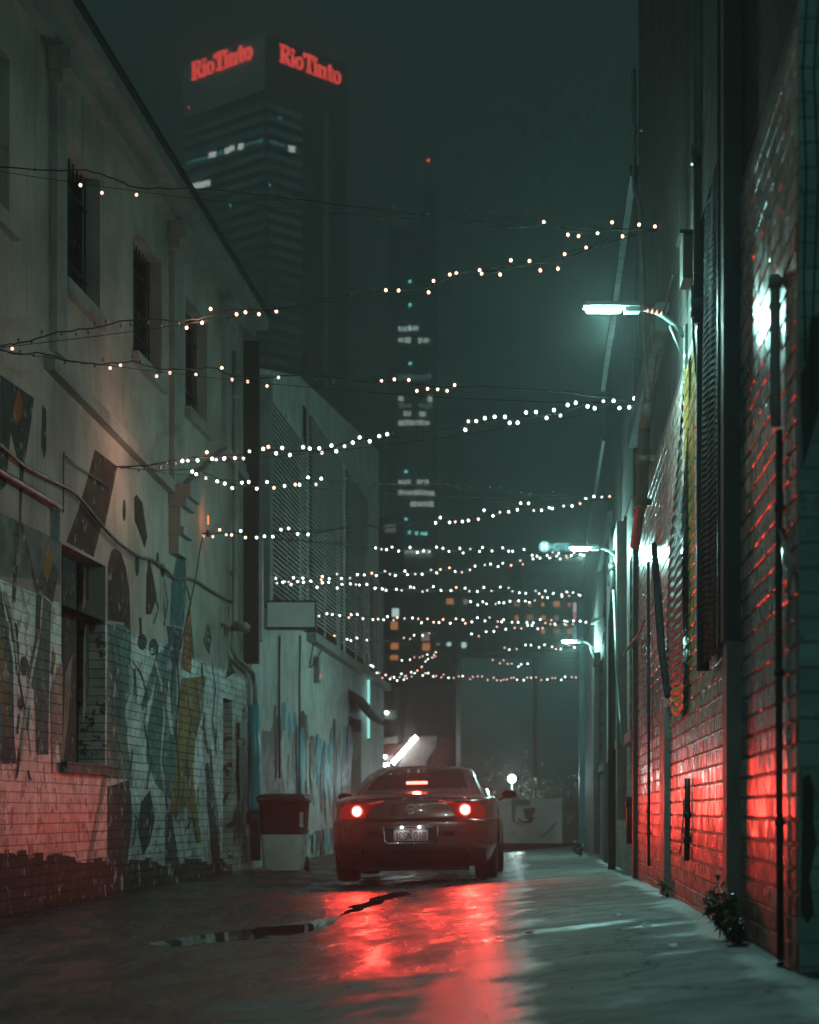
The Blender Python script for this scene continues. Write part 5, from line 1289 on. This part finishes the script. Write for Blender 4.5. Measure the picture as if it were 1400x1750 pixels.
    md = g_.modifiers.new('s', 'SUBSURF'); md.levels = md.render_levels = 2
    def glass(name, i0, i1, z0, z1, mirror, mat=gl, off=.007, cut_=0):
        mb = MB(); rws = []
        for k in range(9):
            z = z0+(z1-z0)*k/8; q = gpts(z, off); row = []
            for i in range(int((i1-i0)*4)+1):
                t = i0+i/4; a = int(t); f = t-a
                if a+1 >= len(q): a, f = len(q)-2, 1
                p = V((q[a][0], q[a][1], z)).lerp(V((q[a+1][0], q[a+1][1], z)), f)
                row.append(p)
            if mirror == 'both': row = [V((-p.x, p.y, p.z)) for p in row[:0:-1]]+row
            if mirror == -1: row = [V((-p.x, p.y, p.z)) for p in row]
            rws.append([W_(p) for p in row])
        mb.grid(rws, mat, True); return mb.build(name, T, 0)
    glass('rear_window', 0, 2.55, 1.035, 1.262, 'both'); glass('side_window', 4.6, 6.9, 1.0, 1.24, 1); glass('side_window', 4.6, 6.9, 1.0, 1.24, -1); glass('windscreen', 8.3, 10, .98, 1.25, 'both')
    # surface point on the rear skin
    def rear(x, z, off=.006):
        ax = abs(x)
        for (a, b), (c, d) in zip(PO, PO[1:]):
            if ax <= c: y = b+(d-b)*(ax-a)/max(1e-6, c-a); break
        ins = LV[0][1]
        for (za, ia), (zb_, ib) in zip(LV, LV[1:]):
            if za <= z <= zb_: ins = ia+(ib-ia)*(z-za)/(zb_-za)
        if z < LV[0][0]: ins = .1
        return W_((x, y+ins-off, z))
    def patch(name, poly_l, poly_r, zlo, zhi, mat, off=.006, nx=12, nz=5, parent=T):
        mb = MB(); rws = []
        for k in range(nz+1):
            z = zlo+(zhi-zlo)*k/nz; a = poly_l(k/nz) if callable(poly_l) else poly_l; b = poly_r(k/nz) if callable(poly_r) else poly_r
            rws.append([rear(a+(b-a)*j/nx, z, off) for j in range(nx+1)])
        mb.grid(rws, mat, True); return mb.build(name, parent)
    patch('diffuser', -.80, .80, .17, .345, blk, .012, 24)
    patch('lower_valance', -.62, .62, .13, .17, blk, .0, 12, 1)
    patch('bumper_gap', -.60, .60, .668, .700, blk, .007, 20, 2)
    patch('plate_recess_shade', -.29, .29, .425, .60, M('car_recess_shade', (.05, .045, .045), .4), .007, 12, 3)  # flat dark patch, shade of a recess put into its colour
    patch('reflector', -.47, -.33, .50, .56, blk, .010, 4, 1); patch('reflector', .33, .47, .50, .56, blk, .010, 4, 1)
    mb = MB(); fr_ = [(-.295, .61), (-.285, .45), (-.25, .43), (.25, .43), (.285, .45), (.295, .61)]
    mb.tube([rear(x, z, .016) for x, z in fr_], .0085, chrome, 8)
    mb.build('plate_surround', T)
    mb = MB(); mb.tube([rear(x, .612-.25*x*x, .016) for x in (-.24, -.15, 0, .15, .24)], .006, chrome, 8); mb.build('plate_surround', T)
    # plate
    pw = M('plate_white', (.62, .52, .50), .4, var=.05); pb = M('plate_blue', (.05, .17, .19), .4); pk = M('plate_ink', (.01, .02, .025), .5); prd = M('plate_emblem_red', (.5, .07, .03), .5)
    pc = V((0, 0, .525)); y_ = -.022
    def rect(mb, x0, x1, z0, z1, y, mat): mb.hexa([W_(p) for p in ((x0, y, z0), (x1, y, z0), (x1, y+.003, z0), (x0, y+.003, z0), (x0, y, z1), (x1, y, z1), (x1, y+.003, z1), (x0, y+.003, z1))], mat)
    mb = MB(); rect(mb, -.186, .186, .455, .590, y_, pw); plate = mb.build('number_plate', T)
    mb = MB(); rect(mb, -.183, -.03, .570, .588, y_-.004, pb); rect(mb, .03, .183, .570, .588, y_-.004, pb); mb.build('blue_band', plate)
    mb = MB(); mb.add([W_((x, y_-.004, z)) for x, z in ((-.018, .566), (-.010, .578), (0, .586), (.010, .578), (.018, .566), (.008, .560), (-.008, .560))], [list(range(7))], prd); mb.build('emblem', plate)
    SEG = {'1': [[(.35, .85), (.6, 1), (.6, 0)], [(.35, 0), (.85, 0)]], 'C': [[(1, .85), (.8, 1), (.2, 1), (0, .8), (0, .2), (.2, 0), (.8, 0), (1, .15)]], 'S': [[(1, .85), (.8, 1), (.2, 1), (0, .85), (0, .65), (.2, .53), (.8, .47), (1, .35), (1, .15), (.8, 0), (.2, 0), (0, .15)]],
           'N': [[(0, 0), (0, 1), (1, 0), (1, 1)]], '0': [[(.2, 0), (0, .2), (0, .8), (.2, 1), (.8, 1), (1, .8), (1, .2), (.8, 0), (.2, 0)]], '8': [[(.2, .5), (0, .7), (0, .85), (.2, 1), (.8, 1), (1, .85), (1, .7), (.8, .5), (.2, .5), (0, .32), (0, .15), (.2, 0), (.8, 0), (1, .15), (1, .32), (.8, .5)]], '.': [[(.35, .5), (.65, .5)]]}
    x = -.165; mb = MB()
    for ch in '1CSN.018':
        if ch == '.': wd = .012
        else: wd = .031
        for s in SEG[ch]:
            for q in stroke([(x+a*wd, .470+b*.078) for a, b in s], .0085):
                mb.add([W_((a, y_-.0045, b)) for a, b in q], [(0, 1, 2, 3)], pk)
        x += wd+.0135
    mb.build('plate_number', plate)
    for s in (-1, 1):
        mb = MB(); c = W_((s*.095, -.045, .604)); mb.lathe(c, Rm @ V((0, -.4, -1)), [(0, -.012), (.016, -.008), (.018, .006), (0, .012)], E('plate_lamp', (1, .93, .9), 5, False), 10); mb.build('plate_lamp', T)
        light('POINT', 'plate_glow', W_((s*.095, -.075, .59)), (1, .92, .9), .16, T, .012)
        # wheels
        for y in (.92, 3.52):
            ax = Rm @ V((s, 0, 0)); c = W_((s*.775, y, .325))
            mb = MB(); mb.lathe(c, ax, [(.215, -.11), (.27, -.122), (.315, -.115), (.327, -.08), (.328, 0), (.327, .08), (.315, .115), (.27, .122), (.215, .11), (.21, 0), (.215, -.11)], tyre, 40); wh = mb.build('tyre', T); wh.name = 'wheel'; WL[wh.name] = WL['tyre'] if 'tyre' in WL else S0
            mb = MB(); mb.lathe(c, ax, [(.21, -.10), (.20, .06), (.215, .108), (.20, .10), (.185, .05), (.06, .045), (.05, .08), (0, .085)], metal_g, 32)
            for k in range(5):
                a = 2*math.pi*k/5; e = (Rm @ V((0, math.cos(a), math.sin(a)))); mb.tube([c+ax*.075+e*.03, c+ax*.085+e*.2], [.03, .022], metal_g, 6)
            rim = mb.build('rim', T); rim.parent = wh
        # mirrors
        mb = MB(); c = W_((s*1.0, 2.78, .965)); d = Rm @ V((0, 1, 0))
        mb.lathe(c, d, [(0, -.006), (.03, -.005), (.050, .0), (.056, .03), (.045, .08), (.0, .12)], paintm if s > 0 else paintm, 16)
        for i, p in enumerate(mb.v):
            l = Rm.transposed() @ (p-c); mb.v[i] = c+Rm @ V((l.x*1.75, l.y, l.z*(1.1 if l.x*s > 0 else .9)))
        mb.tube([W_((s*.88, 2.82, .90)), W_((s*.96, 2.80, .935))], .018, paintm, 8); mi = mb.build('side_mirror', T)
        mb = MB(); mb.lathe(c-d*.008, d, [(0, 0), (.046, 0)], M('mirror_glass', (.06, .06, .06), .05, metal=1.), 16)
        for i, p in enumerate(mb.v):
            l = Rm.transposed() @ (p-c); mb.v[i] = c+Rm @ V((l.x*1.7, l.y, l.z*1.0))
        mb.build('mirror_glass', mi)
        # exhaust
        mb = MB(); c = W_((s*.60, .0, .30)); dd = Rm @ V((0, 1, 0)); mb.lathe(c, dd, [(.042, 0.2), (.045, -.02), (.052, -.022), (.055, 0), (.055, .2)], metal_d, 20); mb.build('exhaust_pipe', T)
    # tail lights
    lens = E('tail_lens_red', (1, .03, .02), .09, False, (.30, .012, .012)); lens.node_tree.nodes['Principled BSDF'].inputs['Roughness'].default_value = .08; LE = E('brake_disc', (1., .06, .04), BRAKE*.35, False); LD = E('brake_disc_hot', (1., .42, .34), BRAKE*.8, False)
    for s in (-1, 1):
        lo = (lambda t: .50+.06*t) if 1 else 0
        L_ = (lambda t, s=s: s*(.50-.10*t)); R_ = (lambda t, s=s: s*(.80-.03*t-.12*max(0, t-.6)))
        tl = patch('tail_light', L_, R_, .700, .868, lens, .009, 12, 6)
        tl.name = 'tail_light'; WL[tl.name] = S0
        nrm = Rm @ V((s*.25, -1, .05)); c = rear(s*.585, .782, .012)
        mb = MB(); mb.lathe(c, nrm, [(.075, 0), (.072, .012), (.058, .012)], chrome, 28); mb.build('lamp_ring', tl)
        mb = MB(); mb.lathe(c, nrm, [(.048, .018), (.032, .024), (0, .026)], LD, 24); mb.build('brake_lamp', tl)
        mb = MB(); mb.lathe(c, nrm, [(.068, .010), (.043, .018)], LE, 24); mb.build('lamp_glow_ring', tl)
        light('SPOT', 'brake_glow', c+nrm.normalized()*.05, (1, .045, .03), RED, T, .05, aim=Rm @ V((s*.25, -1, .0)), spread=math.radians(BEAM))
        # thin reflex strip on the lid
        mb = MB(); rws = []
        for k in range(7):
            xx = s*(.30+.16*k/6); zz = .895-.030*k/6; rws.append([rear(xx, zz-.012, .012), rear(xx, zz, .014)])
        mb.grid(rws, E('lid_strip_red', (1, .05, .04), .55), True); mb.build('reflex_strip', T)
    mb = MB()
    for k in range(9):
        x = -.105+.0262*k; c = W_((x, 1.06, 1.098)); mb.lathe(c, Rm @ V((0, -1, .35)), [(0, .016), (.015, .013), (.018, 0), (.018, -.006)], E('high_brake_led', (1, .17, .13), 6, False), 10)
    led = mb.build('high_brake_light', T)
    light('SPOT', 'high_brake_glow', W_((0, 1.02, 1.10)), (1, .045, .03), RED*.55, T, .05, aim=Rm @ V((0, -1, 0)), spread=math.radians(BEAM))
    for s in (-1, 1):
        mb = MB(); mb.tube([rear(s*x, z, .004) for x, z in ((.64, .90), (.60, .875), (.50, .868), (.47, .80), (.50, .705))], .004, blk, 5); mb.build('boot_seam', T)
        mb = MB(); mb.tube([rear(s*x, z, .004) for x, z in ((.80, .66), (.86, .64), (.90, .60))], .004, blk, 5); mb.build('bumper_seam', T)
    # badge on the boot lid
    mb = MB(); c = rear(0, .80, .012); d = Rm @ V((0, -1, .05))
    mb.lathe(c, d, [(.052, 0), (.052, .004), (.044, .004), (.044, 0)], chrome, 28); mb.box(c+d*.003, (.075, .004, .010), chrome, Rm); mb.build('badge', T)
    # spoiler lip
    mb = MB(); pts = [(x, .045+ (abs(x)**2)*.10, .925-.05*abs(x)**2) for x in [-.66+.11*i for i in range(13)]]
    mb.tube([W_(p) for p in pts], [.010]+[.017]*11+[.010], paintm, 8); mb.build('spoiler', T)
    return T
make_car()
# ------------------------------------------------------------------ damp night air
def haze():
    m = bpy.data.materials.new('damp_air'); m.use_nodes = True; nt = m.node_tree
    for n in list(nt.nodes): nt.nodes.remove(n)
    out = nt.nodes.new('ShaderNodeOutputMaterial'); v = nt.nodes.new('ShaderNodeVolumePrincipled')
    v.inputs['Color'].default_value = (.86, .95, .93, 1); v.inputs['Density'].default_value = HAZE; v.inputs['Anisotropy'].default_value = .66
    nt.links.new(v.outputs[0], out.inputs['Volume'])
    mb = MB(); mb.hexa([V((x, y, z)) for z in (-3.2, 290) for x, y in ((-3300, -3300), (3300, -3300), (3300, 3800), (-3300, 3800))], m)
    o = mb.build('haze'); tag(o, 'damp night air filling the alley', None, None, 'stuff')
haze()
# ------------------------------------------------------------------ camera and render settings
cam = bpy.data.cameras.new('camera'); co = bpy.data.objects.new('camera', cam); C.objects.link(co)
co.location = (0, 0, CZ); co.rotation_euler = (math.radians(90), 0, 0)
cam.sensor_fit = 'HORIZONTAL'; cam.sensor_width = 36; cam.lens = F/1400*36
cam.shift_x = 0; cam.shift_y = (CY-875)/1400
cam.clip_start = .1; cam.clip_end = 6000
cam.dof.use_dof = True; cam.dof.focus_distance = 14.5; cam.dof.aperture_fstop = 4.0
sc = bpy.context.scene; sc.camera = co
sc.render.engine = 'CYCLES'
sc.cycles.use_denoising = True
try: sc.cycles.denoiser = 'OPENIMAGEDENOISE'
except Exception: pass
sc.cycles.max_bounces = 6; sc.cycles.diffuse_bounces = 3; sc.cycles.glossy_bounces = 4; sc.cycles.volume_bounces = 0
sc.cycles.sample_clamp_indirect = 6; sc.cycles.caustics_reflective = False; sc.cycles.caustics_refractive = False
sc.cycles.use_light_tree = True; sc.cycles.use_adaptive_sampling = True; sc.cycles.adaptive_threshold = .03
sc.view_settings.view_transform = 'Standard'; sc.view_settings.look = 'None'; sc.view_settings.exposure = 0; sc.view_settings.gamma = 1
